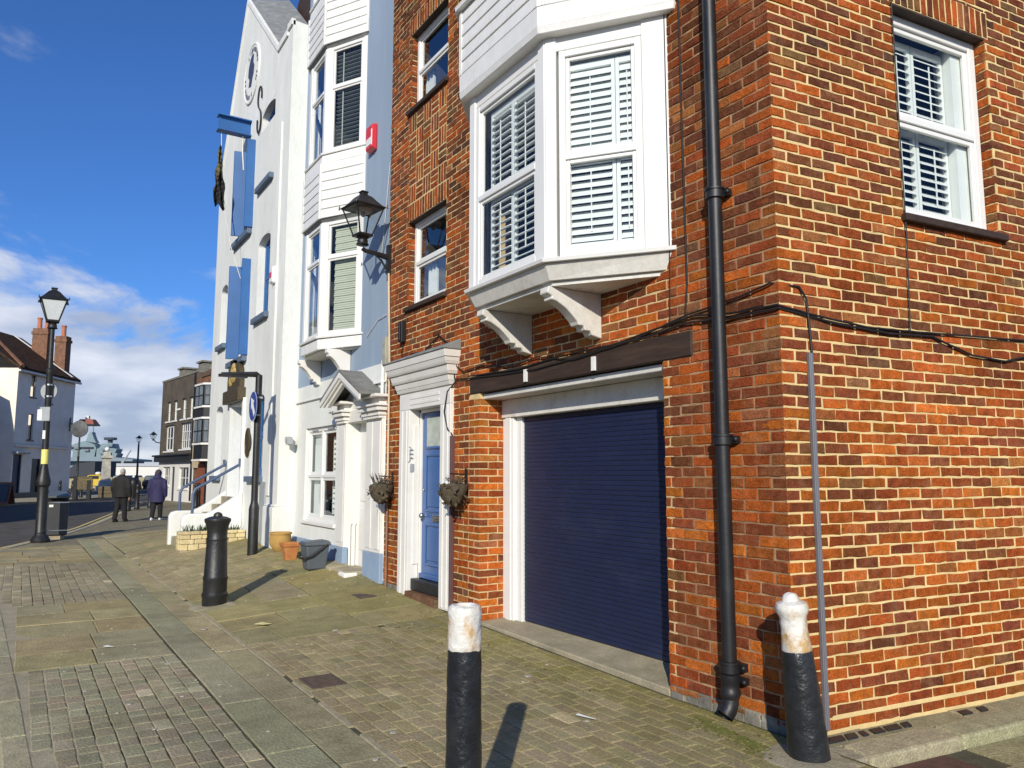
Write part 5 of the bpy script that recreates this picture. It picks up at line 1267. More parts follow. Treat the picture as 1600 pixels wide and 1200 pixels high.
def pots():
    x, y = 9.95, .33; z = gz(x, y)
    t = thing('plant_pot', 'round ochre plant pot on the mossy paving against the white wall', 'plant pot', (x, y, z))
    build('pot', MB().lathe((x,y,z), [(.09,-.01),(.12,.02),(.17,.10),(.18,.19),(.17,.25),(.175,.27),(.19,.275),(.19,.30),(.165,.305),(.155,.27)], 20), M['yellowpot'], t, smooth=35)
    build('soil', MB().lathe((x,y,z), [(.15,.262),(.16,.275),(.01,.28)], 16), M['soil'], t)
    x, y = 9.02, .44; z = gz(x, y)-.005
    t = thing('plant_pot', 'square tapering terracotta pot behind the grey caddy bin', 'plant pot', (x, y, z))
    sq = lambda w, h: [(x-w,y-w,z+h),(x+w,y-w,z+h),(x+w,y+w,z+h),(x-w,y+w,z+h)]
    o = build('pot', MB().loft([sq(.08,-.01),sq(.115,.20),sq(.13,.202),sq(.136,.26),sq(.112,.26),sq(.105,.21)]), M['terracotta'], t, bevel=.008); build('soil', MB().loft([sq(.10,.20),sq(.104,.215)]), M['soil'], t)
    x, y = 7.88, .42; z = gz(x, y)
    t = thing('food_caddy', 'small grey lidded food waste caddy with black carrying handle on the mossy paving', 'caddy', (x, y, z))
    sq = lambda w, d, h, k=0: [(x-w,y-d,z+h),(x+w,y-d,z+h),(x+w,y+d,z+h-k),(x-w,y+d,z+h-k)]
    build('body', MB().loft([sq(.115,.13,0),sq(.12,.135,.02),sq(.15,.17,.34)]), M['caddy'], t, bevel=.02, seg=2)
    build('lid', MB().loft([sq(.165,.185,.335,0),sq(.168,.188,.37,0),sq(.14,.16,.405,.01),sq(.06,.08,.412,.01)]), M['caddy'], t, bevel=.01)
    q = MB().tube([(x-.158,y-.14,z+.355),(x-.163,y-.06,z+.30),(x-.17,y+.10,z+.20),(x-.165,y+.20,z+.175),(x,y+.215,z+.165),(x+.16,y+.20,z+.175),(x+.165,y+.05,z+.25),(x+.158,y-.14,z+.355)], .017, 6); build('handle', q, M['blackplastic'], t, smooth=True)
pots()
def planter():
    # dry laid stone planter against the stair of the gabled building
    O = (12.70, 1.50); F = Fr(O, (0,-1), (-1,0)); L_ = 1.18; W = .34
    t = thing('stone_planter', 'low planter of split yellow stone blocks in front of the white entrance stair', 'planter', (12.55, .9, .2))
    zf = lambda u: gz(12.5, max(O[1]-u, 0)); 
    q = MB(); q.fbox(F, .03, L_-.03, -.02, W-.03, -.05, .50); build('soil', q, M['soil'], t)
    rows = [(.0,.11),(.115,.20),(.205,.285),(.29,.35)]
    for i, (a, b) in enumerate(rows):
        u = 0 
        while u < L_ - .02:
            w = rnd.uniform(.14,.26) if i < 3 else rnd.uniform(.26,.36); e = min(u+w, L_)
            if L_-e < .07: e = L_
            z0 = .17; n = W + (.0 if i < 3 else .015) + rnd.uniform(-.006,.006)
            q = MB().fbox(F, u+.004, e-.004, n-.10, n, z0+a, z0+b, shade((.50,.43,.26),.12)); build('stone_block', q, M['rocks'], t, bevel=.01); u = e
        for u0 in (0,):
            q = MB().fbox(F, -.012, .09, .0, W-.105, .17+a, .17+b, shade((.50,.43,.26),.12)); build('stone_block', q, M['rocks'], t, bevel=.01)
    q = MB(); q.fbox(F, 0, L_, .0, W, -.02, .168); build('footing', q, M['concrete'], t)
    q = MB()
    for k in range(170):
        u = rnd.uniform(.08, L_-.08); n = rnd.uniform(.03, W-.08); b = Vector(F.p(u,n,.50)); h = rnd.uniform(.03,.12); d = Vector((rnd.uniform(-.05,.05), rnd.uniform(-.05,.05), h)); w = Vector((rnd.uniform(-1,1), rnd.uniform(-1,1), 0)).normalized()*.012
        q.add([b-w, b+w, b+d+w*.6, b+d*1.3], [(0,1,2,3)])
    build('planter_greenery', q, M['leaf'], t, kind='stuff')
planter()

# ================================================================== PEOPLE
def blob(name, tubes, balls, m, parent, vox=.02, sm=2):
    q = MB()
    for p, r in tubes: q.tube(p, r, 12)
    for c, r in balls: q.ball(c, *r)
    o = build(name, q, m, parent); r_ = o.modifiers.new('skin', 'REMESH'); r_.mode = 'VOXEL'; r_.voxel_size = vox; r_.use_smooth_shade = True
    s = o.modifiers.new('soft', 'SMOOTH'); s.iterations = sm; s.factor = .6
    return o
def ell(mb, c, rings, n=18):
    mb.loft([[(c[0]+x+a*math.cos(2*math.pi*k/n), c[1]+y+b*math.sin(2*math.pi*k/n), c[2]+z) for k in range(n)] for x, y, a, b, z in rings])
def person(X, Y, H, label, coat, legs, hair, woman, step, turn=0):
    x, y = V(X, Y); k = H/1.75; t = thing('person', label, 'person', (x, y, 0))
    P = lambda a, b, c: (x+a*k, y+b*k, c*k)
    hip = .90; st = step
    # body: one continuous figure
    tb = []
    for sg in (-1, 1):
        f = st*sg
        tb.append(([P(.09*sg,0,hip),P(.095*sg,.04+f*.3,.5),P(.09*sg,f-.02,.10)], [.085*k,.06*k,.042*k])); tb.append(([P(.09*sg,f-.06,.04),P(.09*sg,f+.05,.045),P(.10*sg,f+.16,.03)], [.04*k,.042*k,.03*k]))
        tb.append(([P(.19*sg,0,1.42),P(.25*sg,-.03,1.14),P(.24*sg,.06*(1 if not woman else 2),.90),P(.235*sg,.09,.80)], [.055*k,.045*k,.036*k,.03*k]))
        tb.append(([P(.235*sg,.09,.80),P(.23*sg,.11,.72)], [.038*k,.02*k]))
        for fz in range(4): tb.append(([P(.225*sg,.075+.02*fz,.75),P(.222*sg,.08+.022*fz,.68-.008*abs(fz-1.5))], [.011*k,.008*k]))
        tb.append(([P(.215*sg,.12,.78),P(.205*sg,.15,.72)], [.013*k,.009*k]))
    tb.append(([P(0,0,.88),P(0,0,1.1),P(0,0,1.40),P(0,.01,1.5),P(0,.03,1.58)], [.14*k,.13*k,.15*k,.06*k,.055*k]))
    b = blob('body', tb, [(P(0,.045,1.635), (.075*k,.095*k,.115*k)), (P(0,.145,1.62), (.014*k,.02*k,.02*k)), (P(-.075,.04,1.63), (.012*k,.02*k,.03*k)), (P(.075,.04,1.63), (.012*k,.02*k,.03*k))], M['skin'], t, .016)
    # trousers
    tr = []
    for sg in (-1, 1):
        f = st*sg; tr.append(([P(.09*sg,0,hip+.06),P(.098*sg,.03+f*.3,.52),P(.093*sg,f-.03,.07)], [.125*k,.092*k,.075*k]))
    blob('trousers', tr, [(P(0,0,.93), (.17*k,.125*k,.10*k))], legs, t, .018)
    for sg in (-1, 1):
        f = st*sg; q = MB(); ell(q, P(.093*sg, f+.04, 0), [(0,0,.052*k,.145*k,.0),(0,0,.056*k,.15*k,.03*k),(0,-.02*k,.05*k,.12*k,.075*k),(0,-.06*k,.04*k,.06*k,.11*k)], 14); build('shoe', q, M['shoewhite'] if woman else M['black'], t, smooth=True)
    # coat with sleeves
    lo = .62 if woman else .80
    q = MB(); w = 1.14 if woman else 1.08
    ell(q, P(0,0,0), [(0,0,a*k*w,bb*k*w,z*k) for a, bb, z in ((.02,.02,lo+.01),(.215,.165,lo),(.21,.16,lo+.12),(.195,.15,1.05),(.215,.15,1.25),(.235,.145,1.38),(.20,.125,1.46),(.10,.09,1.52),(.075,.08,1.57),(.02,.02,1.56))])
    for sg in (-1, 1): q.tube([P(.17*sg,0,1.42),P(.235*sg,-.01,1.36),P(.285*sg,-.04,1.12),P(.275*sg,.05,.90),P(.265*sg,.08,.82)], [.085*k,.092*k,.078*k,.066*k,.058*k], 12)
    q.tube([P(-.12,-.15*w,1.0),P(-.02,-.16*w,1.2),P(.03,-.14*w,1.36)], .012*k, 6)
    if woman: q.ball(P(0,-.06,1.50), .15*k, .12*k, .09*k)
    o = build('coat' if woman else 'jacket', q, coat, t); r_ = o.modifiers.new('skin', 'REMESH'); r_.mode = 'VOXEL'; r_.voxel_size = .018; r_.use_smooth_shade = True; s = o.modifiers.new('soft', 'SMOOTH'); s.iterations = 2
    q = MB()
    if woman:
        q.ball(P(0,.015,1.655), .115*k, .13*k, .145*k, 16, 10); q.ball(P(0,-.03,1.58), .12*k, .11*k, .12*k); build('hood', q, coat, t, smooth=True)
        q = MB().ball(P(.03,-.10,1.70), .06*k, .03*k, .07*k); build('hair', q, M['basket'], t, smooth=True)
    else:
        q.ball(P(0,.025,1.665), .080*k, .098*k, .10*k, 16, 10); build('hair', q, M['hairgrey'], t, smooth=True)
    t.rotation_euler.z = math.atan2(-.8434, -.5373) + R(turn)
    return t
person(-13.15, 26.1, 1.76, 'grey haired man in dark jacket and black trousers walking away along the pavement', M['jacket'], M['trousers'], 'grey', False, .14, -4)
person(-12.35, 27.0, 1.70, 'person in hooded navy coat and white trainers walking away near the white stair', M['navycoat'], M['trousers'], 'grey', True, .15, 6)

# ================================================================== THE FAR END OF THE STREET
def wframe(P, Q, right=True):
    a, b = V(*P), V(*Q); t = (b[0]-a[0], b[1]-a[1]); l = math.hypot(*t); n = (t[1], -t[0])
    c = (CAM[0]-a[0], CAM[1]-a[1])
    if n[0]*c[0]+n[1]*c[1] < 0: n = (-n[0], -n[1])
    return Fr(a, t, n), l
def simple_window(parent, F, u0, u1, z0, z1, bars=(1,2), fr=None, g=None, dep=.12, sill=True, fw=.05):
    q = MB(); n = -dep
    q.fbox(F, u0, u0+fw, n-.05, n, z0, z1); q.fbox(F, u1-fw, u1, n-.05, n, z0, z1); q.fbox(F, u0, u1, n-.05, n, z1-fw, z1); q.fbox(F, u0, u1, n-.05, n, z0, z0+fw)
    for k in range(1, bars[0]+1): u = u0+(u1-u0)*k/(bars[0]+1); q.fbox(F, u-.02, u+.02, n-.045, n-.002, z0+fw, z1-fw)
    for k in range(1, bars[1]): z = z0+(z1-z0)*k/bars[1]; q.fbox(F, u0+fw, u1-fw, n-.045, n-.001, z-.02, z+.02)
    if sill: q.fbox(F, u0-.08, u1+.08, -.05, .06, z0-.09, z0-.002)
    w = build('window', q, fr or M['white'], parent)
    q = MB(); q.quad(F.p(u0,n-.03,z0),F.p(u1,n-.03,z0),F.p(u1,n-.03,z1),F.p(u0,n-.03,z1)); build('pane', q, g or M['glassdark'], w)
    q = MB(); q.quad(F.p(u0,n-.4,z0),F.p(u1,n-.4,z0),F.p(u1,n-.4,z1),F.p(u0,n-.4,z1)); build('dark_room', q, M['dark'], w)
    return w
def old_white_house():
    x, y = V(-33, 53)
    t = thing('old_house', 'plain old white rendered house with brown tiled roof and two chimneys across the road', 'house', (x, y, 0))
    F, L_ = wframe((-32.4, 50), (-32.72, 57.2)); E = 8.5
    hs = [(.12,1.08,0,2.85),(2.25,3.3,0,2.6),(1.5,2.12,6.75,8.25),(3.6,4.2,6.5,8.2),(1.5,2.12,3.85,5.6)]
    m = MB(); holed_wall(m, F, 0, L_, 0, E, hs, 0, .14)
    G = Fr(F.p(0,0,0)[:2], (-F.n[0],-F.n[1]), (-F.u[0],-F.u[1]))      # gable end nearest the street, facing us
    m.quad(G.p(0,0,0), G.p(12,0,0), G.p(12,0,E), G.p(0,0,E)); m.quad(F.p(L_,0,0), F.p(L_,-9,0), F.p(L_,-9,E), F.p(L_,0,E)); m.add([F.p(L_,0,E),F.p(L_,-9,E),F.p(L_,-4.3,11.6)],[(0,1,2)])
    build('rendered_wall', m, M['rendergrey'], t)
    r = MB()
    for a, b, za, zb in ((.28,-4.3,E-.1,11.6),(-4.3,-9.2,11.6,8.4)):
        r.hexa([F.p(-.3,a,za),F.p(L_+.2,a,za),F.p(L_+.2,b,zb),F.p(-.3,b,zb),F.p(-.3,a,za+.16),F.p(L_+.2,a,za+.16),F.p(L_+.2,b,zb+.16),F.p(-.3,b,zb+.16)])
    roof = build('tiled_roof', r, mat('dark_old_roof_tile', (.060,.036,.024), .95, .4, 3, .6, 12, spec=.05), t)
    r = MB(); r.hexa([F.p(-.35,.20,E-.25),F.p(L_+.25,.20,E-.25),F.p(L_+.25,.34,E-.25),F.p(-.35,.34,E-.25),F.p(-.35,.20,E-.12),F.p(L_+.25,.20,E-.12),F.p(L_+.25,.34,E-.12),F.p(-.35,.34,E-.12)]); build('gutter', r, M['greywhite'], roof)
    r = MB(); a, b, za, zb = .1, -4.3, E+.03, 11.62; r.hexa([F.p(L_-.75,a,za),F.p(L_-.5,a,za),F.p(L_-.5,b,zb),F.p(L_-.75,b,zb),F.p(L_-.75,a,za+.2),F.p(L_-.5,a,za+.2),F.p(L_-.5,b,zb+.2),F.p(L_-.75,b,zb+.2)]); build('white_verge', r, M['white'], roof)
    # lower wing toward us with a hipped orange ridge
    r = MB(); r.tube([G.p(-.3,.1,E+.1), G.p(4.3,-3,11.7)], .14, 6); build('hip_tiles', r, M['brownwall'], roof)
    for u, n, h, w, pots in ((6.5,-2.25,12.3,.55,2),(6.9,-.95,11.8,.40,1)):
        q = MB(); q.fbox(F, u-.36, u+.36, n-w, n+w, 8.6, h); q.fbox(F, u-.42, u+.42, n-w-.06, n+w+.06, h-.45, h-.25); ch = build('chimney', q, M['chimney'], t)
        for k in range(pots):
            q = MB().lathe(F.p(u, n+(k-(pots-1)/2)*.55, h), [(.2,0),(.17,.1),(.16,.72),(.19,.76),(.19,.84),(.12,.85)], 10); build('chimney_pot', q, M['pottery'], ch, smooth=30)
    for h in hs[2:]: simple_window(t, F, h[0], h[1], h[2], h[3], (0,2), fr=M['black'], g=M['glass'])
    for h, m_ in ((hs[0], mat('dark_blue_door', (.016,.03,.07), .5)), (hs[1], M['black'])):
        q = MB(); q.fbox(F, h[0], h[1], -.2, -.12, h[2], h[3]-.5); q.fbox(F, h[0], h[0]+.1, -.12, -.05, 0, h[3]); q.fbox(F, h[1]-.1, h[1], -.12, -.05, 0, h[3]); q.fbox(F, h[0], h[1], -.2, -.1, h[3]-.5, h[3]); build('door', q, m_, t)
    q = MB(); q.fbox(F, hs[0][0]-.2, hs[0][1]+.3, 0, .4, 2.88, 3.02); build('door_hood', q, M['signgrey'], t, bevel=.03)
    q = MB(); q.fbox(F, 0, L_, 0, .05, 3.55, 3.64); q.fbox(F, .1, 6.6, 0, .16, 3.35, 3.5); build('string_course', q, M['rendergrey'], t, bevel=.01)
    q = MB(); q.fbox(F, -.02, L_, 0, .03, 0, .35); build('black_plinth', q, M['black'], t)
    # projecting sign
    s = thing('projecting_sign', 'projecting lantern sign with red tiled cap on the corner of the old white house', 'sign', F.p(6.7, 0, 5.3))
    q = MB().tube([F.p(6.75,.0,5.25),F.p(6.75,.5,5.25)], .04, 6); q.fbox(F, 6.7, 6.8, .0, .06, 4.7, 5.7); q.fbox(F, 6.3, 7.2, .55, 2.0, 5.1, 5.22); build('bracket_arm', q, M['black'], s)
    q = MB().loft([[F.p(6.3,.6,5.222),F.p(7.2,.6,5.222),F.p(7.2,1.95,5.222),F.p(6.3,1.95,5.222)],[F.p(6.5,.85,5.58),F.p(7.0,.85,5.58),F.p(7.0,1.75,5.58),F.p(6.5,1.75,5.58)]]); build('red_cap', q, mat('faded_red_cap', (.25,.08,.06), .8), s)
    q = MB().fbox(F, 6.65, 6.85, 1.15, 1.4, 5.585, 5.85); build('finial', q, M['greywhite'], s)
old_white_house()
def round_sign():
    X, Y = -27.55, 49; x, y = V(X, Y); F = Fr((x,y), (-.5373,-.8434), (-.8434,.5373)); n = 28
    t = thing('round_sign', 'large round grey sign on a black pole beside the old white house', 'sign', (x, y, 0))
    q = MB().lathe((x,y,0), [(.13,0),(.13,.9),(.07,1.0),(.06,2.6),(.075,2.65),(.05,2.7),(.05,4.2)], 12); build('pole', q, M['blackiron'], t, smooth=30)
    q = MB().loft([[F.p(r*math.cos(2*math.pi*k/n), .06+e, 4.42+r*math.sin(2*math.pi*k/n)) for k in range(n)] for r, e in ((.52,-.06),(.54,.0),(.54,.04),(.44,.06),(.2,.10),(.02,.11))]); build('disc', q, mat('mottled_grey_disc', (.075,.08,.08), .6, .4, 4), t)
round_sign()
def info_board():
    x, y = V(-26.6, 48); F = Fr((x,y), (-.5373,-.8434), (-.8434,.5373))
    t = thing('notice_board', 'low weathered wooden notice board on two dark posts beyond the round sign', 'notice board', (x, y, 0))
    q = MB()
    for k in range(4): q.fbox(F, -.45, .62, 0, .06, .62+.2*k, .62+.2*k+.19)
    build('board', q, M['wood'], t)
    q = MB().fbox(F, -.55, -.33, -.1, .1, 0, 1.45); q.fbox(F, .30, .52, -.1, .1, 0, 1.2); build('post', q, M['black'], t)
    x, y = V(-27.6, 52); F = Fr((x,y), (-.5373,-.8434), (-.8434,.5373)); t = thing('planter_box', 'low dark wooden planter box beyond the notice board', 'planter', (x, y, 0)); 
    q = MB()
    for k in range(3): q.fbox(F, .0, .95, -.3, .3, .25*k+.02, .25*k+.25)
    build('plank', q, M['wood'], t)
info_board()
def a_board():
    x, y = V(-26.7, 40.8); F = Fr((x,y), (-.5373,-.8434), (-.8434,.5373))
    t = thing('pavement_board', 'brown folding pavement board at the far left kerb', 'sign board', (x, y, 0))
    q = MB(); q.hexa([F.p(-.35,.3,0),F.p(.4,.3,0),F.p(.4,.34,0),F.p(-.35,.34,0),F.p(-.35,.0,1.15),F.p(.4,.0,1.15),F.p(.4,.04,1.15),F.p(-.35,.04,1.15)]); build('front_leaf', q, M['redwood'], t)
    q = MB(); q.hexa([F.p(-.35,-.3,0),F.p(.4,-.3,0),F.p(.4,-.26,0),F.p(-.35,-.26,0),F.p(-.35,-.05,1.15),F.p(.4,-.05,1.15),F.p(.4,-.01,1.15),F.p(-.35,-.01,1.15)]); build('back_leaf', q, M['redwood'], t)
    q = MB(); q.hexa([F.p(-.27,.33,.15),F.p(.32,.33,.15),F.p(.32,.345,.15),F.p(-.27,.345,.15),F.p(-.27,.07,1.05),F.p(.32,.07,1.05),F.p(.32,.08,1.05),F.p(-.27,.08,1.05)]); build('dark_panel', q, M['black'], t)
a_board()
def pub():
    F, L_ = wframe((-21.95, 48), (-17.6, 42.7)); E = 7.25
    x, y = F.p(L_/2,0,0)[:2]
    t = thing('dark_pub', 'dark brick public house with white windows and white painted shopfront', 'pub', (x, y, 0))
    U = lambda px: (px-248)/55*L_
    up = [(U(257),U(263.5)),(U(267.5),U(274)),(U(281),U(288)),(U(292),U(299.5))]
    hs = [(a,b,4.75,5.95) for a, b in up] + [(U(256),U(271),2.95,4.5),(U(281),U(297),3.0,4.5)]
    lo = [(U(255),U(267),.9,2.0),(U(281),U(296),.75,1.95),(U(269.5),U(275),0,2.0)]
    m = MB(); holed_wall(m, F, 0, L_, 2.62, E, hs, 0, .12); b = 8
    m.quad(F.p(0,0,0),F.p(0,-b,0),F.p(0,-b,E),F.p(0,0,E)); m.quad(F.p(L_,0,0),F.p(L_,-b,0),F.p(L_,-b,E),F.p(L_,0,E)); m.add([F.p(0,0,E),F.p(L_,0,E),F.p(L_,-b,E),F.p(0,-b,E)],[(0,1,2,3)])
    build('brick_wall', m, M['pubwall'], t)
    m = MB(); holed_wall(m, F, 0, L_, 0, 2.3, lo, 0, .12); build('white_shopfront', m, M['white'], t)
    q = MB(); q.fbox(F, -.15, L_, -.02, .28, 2.3, 2.62); q.fbox(F, -.2, L_, -.02, .4, 2.62, 2.72); build('fascia_sign', q, M['black'], t, bevel=.02)
    q = MB(); q.fbox(F, -.02, L_+.02, -.3, .04, E, E+.12); build('parapet_coping', q, M['stone_grey'], t)
    for h in hs[:4]:
        w = simple_window(t, F, *h, (0,2), fr=M['upvc'], fw=.08); q = MB().fbox(F, h[0]+.06, h[1]-.06, -.2, -.17, h[2]+.06, h[3]-.06); build('blind', q, M['paper'], w)
    simple_window(t, F, *hs[4], (2,2), fr=M['upvc'], fw=.12); simple_window(t, F, *hs[5], (4,3), fr=M['upvc'], fw=.08)
    for h in lo[:2]: simple_window(t, F, *h, (1,2), fr=M['white'])
    q = MB(); q.fbox(F, lo[2][0], lo[2][1], -.15, -.08, 0, 2.0); build('door', q, M['black'], t)
    q = MB(); q.fbox(F, U(274.5), U(279.5), .0, .03, 5.32, 5.42); build('small_sign', q, M['paper'], t)
    for u in (1.2, 4.9):
        q = MB(); q.fbox(F, u, u+.9, -1.6, -.6, E, E+.75); q.fbox(F, u-.1, u+1.0, -2.4, -.5, E+.75, E+.85); build('dormer', q, M['stone_grey'], t)
    q = MB().tube([F.p(L_-.25,.06,.1),F.p(L_-.25,.06,E)], .05, 6); build('rainwater_pipe', q, M['black'], t)
    s = thing('wall_lamp', 'small black lantern bracketed from the far corner of the dark pub', 'lamp', F.p(-.2,.4,4.2)); c = F.p(-.42,.3,3.75); lantern(s, c, .15, 20); q = MB().tube([c, F.p(-.2,.2,3.55), F.p(0,.0,3.5)], .035, 5); build('bracket_arm', q, M['blackiron'], s)
    # neighbour with black bays, partly behind the white gable
    P3 = F.p(L_,0,0); F2 = Fr(F.p(L_,0.02,0)[:2], (.32*-.8434-.5373*.55*-1, 0), (0,1)) if False else F.sub(L_+.01, 0, 1, .0)
    F2 = Fr(F.p(L_+.01,0,0)[:2], F.u, F.n); L2 = 8.0
    t2 = thing('bay_fronted_house', 'brown brick house with stacked black bay windows beside the dark pub', 'house', F2.p(3,0,0))
    m = MB(); m.fbox(F2, 0, L2, -7, 0, 0, 6.9); build('brick_wall', m, M['brownwall'], t2)
    q = MB().hexa([F2.p(.8,.1,6.9),F2.p(L2,.1,6.9),F2.p(L2,-3.5,9.3),F2.p(.8,-3.5,9.3),F2.p(.8,.1,7.05),F2.p(L2,.1,7.05),F2.p(L2,-3.5,9.45),F2.p(.8,-3.5,9.45)]); build('tiled_roof', q, M['rooftile'], t2)
    q = MB().fbox(F2, .05, .75, -.5, .12, 1.9, 4.6); build('cream_pier', q, mat('cream_render', (.45,.37,.24), .8), t2)
    B = (2.2, 1.15, .7, .55)
    def bp(a, z): 
        c, w0, w1, d = B; return [F2.p(u, n, z) for u, n in ((c-w0-a,-.02),(c-w1-a*.4,d+a),(c+w1+a*.4,d+a),(c+w0+a,-.02))]
    bay = build('bay_window', MB().loft([bp(-.03,2.3),bp(-.03,6.3)]), M['black'], t2)
    for z in (2.3, 3.15, 4.5, 5.1, 6.3): build('white_band', MB().loft([bp(.05,z-.05),bp(.05,z+.05)]), M['white'], bay)
    c, w0, w1, d = B
    for (p, q_) in (((c-w0,0),(c-w1,d)),((c-w1,d),(c+w1,d)),((c+w1,d),(c+w0,0))):
        a, b = F2.p(*p,0), F2.p(*q_,0); FF = Fr(a[:2], (b[0]-a[0],b[1]-a[1]), (F2.u[0]*(q_[1]-p[1])*-1+F2.n[0]*(q_[0]-p[0]), F2.u[1]*(q_[1]-p[1])*-1+F2.n[1]*(q_[0]-p[0]))); l = math.hypot(b[0]-a[0], b[1]-a[1])
        for z0, z1 in ((3.25,4.4),(5.2,6.2)):
            q = MB(); q.quad(FF.p(.1,.01,z0),FF.p(l-.1,.01,z0),FF.p(l-.1,.01,z1),FF.p(.1,.01,z1)); w = build('pane', q, mat('grey_sky_glass', (.16,.19,.21), .12, .3, 2), bay)
            q = MB(); q.fbox(FF, l/2-.03, l/2+.03, .0, .03, z0, z1); q.fbox(FF, .1, l-.1, .0, .028, (z0+z1)/2-.03, (z0+z1)/2+.03); build('glazing_bar', q, M['black'], bay)
    q = MB().fbox(F2, .9, 2.0, .0, .06, 0, 2.1); build('door', q, M['redwood'], t2)
    q = MB().fbox(F2, 2.3, 2.8, .0, .12, 0, 2.2); build('pier', q, M['black'], t2)
pub()
def far_lamp():
    x, y = V(-32.0, 66); t = thing('street_lamp', 'distant black lamp post seen between the man and the dark pub', 'street lamp', (x, y, 0))
    build('post', MB().lathe((x,y,0), [(.16,0),(.16,1.2),(.09,1.5),(.07,4.1),(.06,4.15)], 8), M['blackiron'], t, smooth=True); lantern(t, (x,y,4.3), .18, 20)
far_lamp()
def monument():
    x, y = V(-39.4, 75); t = thing('stone_monument', 'pale weathered stone pillar monument on the waterfront', 'monument', (x, y, 0))
    sq = lambda w, h: [(x-w,y-w,h),(x+w,y-w,h),(x+w,y+w,h),(x-w,y+w,h)]
    st = mat('weathered_stone', (.40,.38,.32), .9, .4, 1.2, .5, 10, dirt=(.12,.10,.08), dirt_scale=.9, dirt_amt=.8)
    build('base', MB().loft([sq(.8,0),sq(.8,.4),sq(.6,.45),sq(.55,.9),sq(.42,1.0)]), st, t); build('shaft', MB().loft([sq(.40,1.0),sq(.34,3.0),sq(.5,3.1),sq(.5,3.3),sq(.3,3.4),sq(.3,3.7)]), st, t)
    build('ball_finial', MB().ball((x,y,3.95), .22), M['white'], t, smooth=True)
monument()
def far_things():
    # yellow van and low walls on the quay
    x, y = V(-42.6, 80); F = Fr((x,y), (-.5373,-.8434), (-.8434,.5373))
    t = thing('yellow_van', 'small yellow vehicle parked on the waterfront behind the round sign', 'vehicle', (x, y, 0))
    q = MB(); pts = [(-1.1,.3),(-1.1,1.05),(-.85,1.45),(.3,1.5),(.65,1.05),(1.35,.95),(1.4,.3)]; q.prism([F.p(a,-.9,b) for a, b in pts], (F.n[0]*1.7, F.n[1]*1.7, 0)); build('body', q, M['yellowvan'], t, bevel=.08)
    q = MB(); q.fbox(F, -.75, .3, .8, .83, 1.05, 1.38); build('side_window', q, M['black'], t)
    for a in (-.65, .8): q = MB(); n = 14; q.loft([[F.p(a+.32*math.cos(2*math.pi*k/n), .65+e, .32+.32*math.sin(2*math.pi*k/n)) for k in range(n)] for e in (0,.2)]); build('wheel', q, M['black'], t)
    q = MB().ball(F.p(-.2,0,1.62), .3, .3, .16); build('roof_beacon', q, M['white'], t, smooth=True)
    x, y = V(-42, 84); F = Fr((x,y), (-.5373,-.8434), (-.8434,.5373))
    t = tag(build('quay_shed', MB().fbox(F, -9, 4, -4, 0, 0, 1.2), M['concrete']), 'low pale waterfront shed behind the yellow vehicle', 'shed')
    r = MB().hexa([F.p(-7.2,.3,1.2),F.p(-3.2,.3,1.2),F.p(-3.2,-4.2,1.2),F.p(-7.2,-4.2,1.2),F.p(-5.2,.3,2.7),F.p(-3.2,.3,2.9),F.p(-3.2,-4.2,2.9),F.p(-5.2,-4.2,2.7)]); build('dark_roof', r, M['signgrey'] if False else mat('dark_tarpaulin', (.03,.035,.045), .7), t)
    for k, (X, Y, w, h, lab) in enumerate([(-41.2,83,.6,1.5,'dark parked car at the foot of the stone monument'), (-36.4,80,.5,1.5,'dark parked car right of the stone monument')]):
        x, y = V(X, Y); F = Fr((x,y), (-.5373,-.8434), (-.8434,.5373)); t = thing('parked_car', lab, 'car', (x, y, 0))
        q = MB(); pts = [(-.9,.3),(-.92,.8),(-.75,.9),(-.6,1.4),(.6,1.4),(.75,.9),(.92,.8),(.9,.3)]; q.prism([F.p(a,-2,b) for a, b in pts], (F.n[0]*4, F.n[1]*4, 0)); build('body', q, M['black'], t, bevel=.08)
        q = MB().fbox(F, -.55, .55, 2.0, 2.02, .95, 1.33); build('windscreen', q, M['glassdark'], t)
        for a in (-.85, .65): q = MB().fbox(F, a, a+.2, 1.2, 1.8, 0, .55); build('wheel', q, M['blackplastic'], t)
    x, y = V(-24.2, 49.5); F = Fr((x,y), (-.5373,-.8434), (-.8434,.5373))
    t = thing('dark_shape', 'dark rounded shape with a pale top just right of the walking man', 'street furniture', (x, y, 0)); build('hump', MB().lathe((x,y,0), [(.25,0),(.28,.4),(.33,.8),(.36,1.0),(.30,1.2),(.15,1.32),(.02,1.35)], 12), M['blackplastic'], t, smooth=True); build('pale_top', MB().ball((x,y,1.40), .08), M['paper'], t, smooth=True)  # dark rounded form, not identified
    # low sea wall and roofs across the water
    for k, (X, Y, w, d, h, r, m_, lab) in enumerate([(-118,300,24,10,6.5,3.5,'pottery','long red roofed shed across the harbour near the pub'), (-136,330,22,10,7.5,2.5,'rooftile','brown roofed building across the harbour left of the red shed'), (-150,310,26,8,4.5,1.2,'greywhite','low pale building across the harbour behind the man')]):
        x, y = V(X, Y); F = Fr((x,y), (-.5373,-.8434), (-.8434,.5373)); t = thing('harbour_building', lab, 'building', (x, y, 0))
        build('wall', MB().fbox(F, -w/2, w/2, -d, 0, -2.5, h), M['greywhite'], t)
        build('roof', MB().loft([[F.p(-w/2-.5,.5,h),F.p(w/2+.5,.5,h),F.p(w/2+.5,-d-.5,h),F.p(-w/2-.5,-d-.5,h)],[F.p(-w/2+2,-d/2+.2,h+r),F.p(w/2-2,-d/2+.2,h+r),F.p(w/2-2,-d/2-.2,h+r),F.p(-w/2+2,-d/2-.2,h+r)]]), M[m_], t)
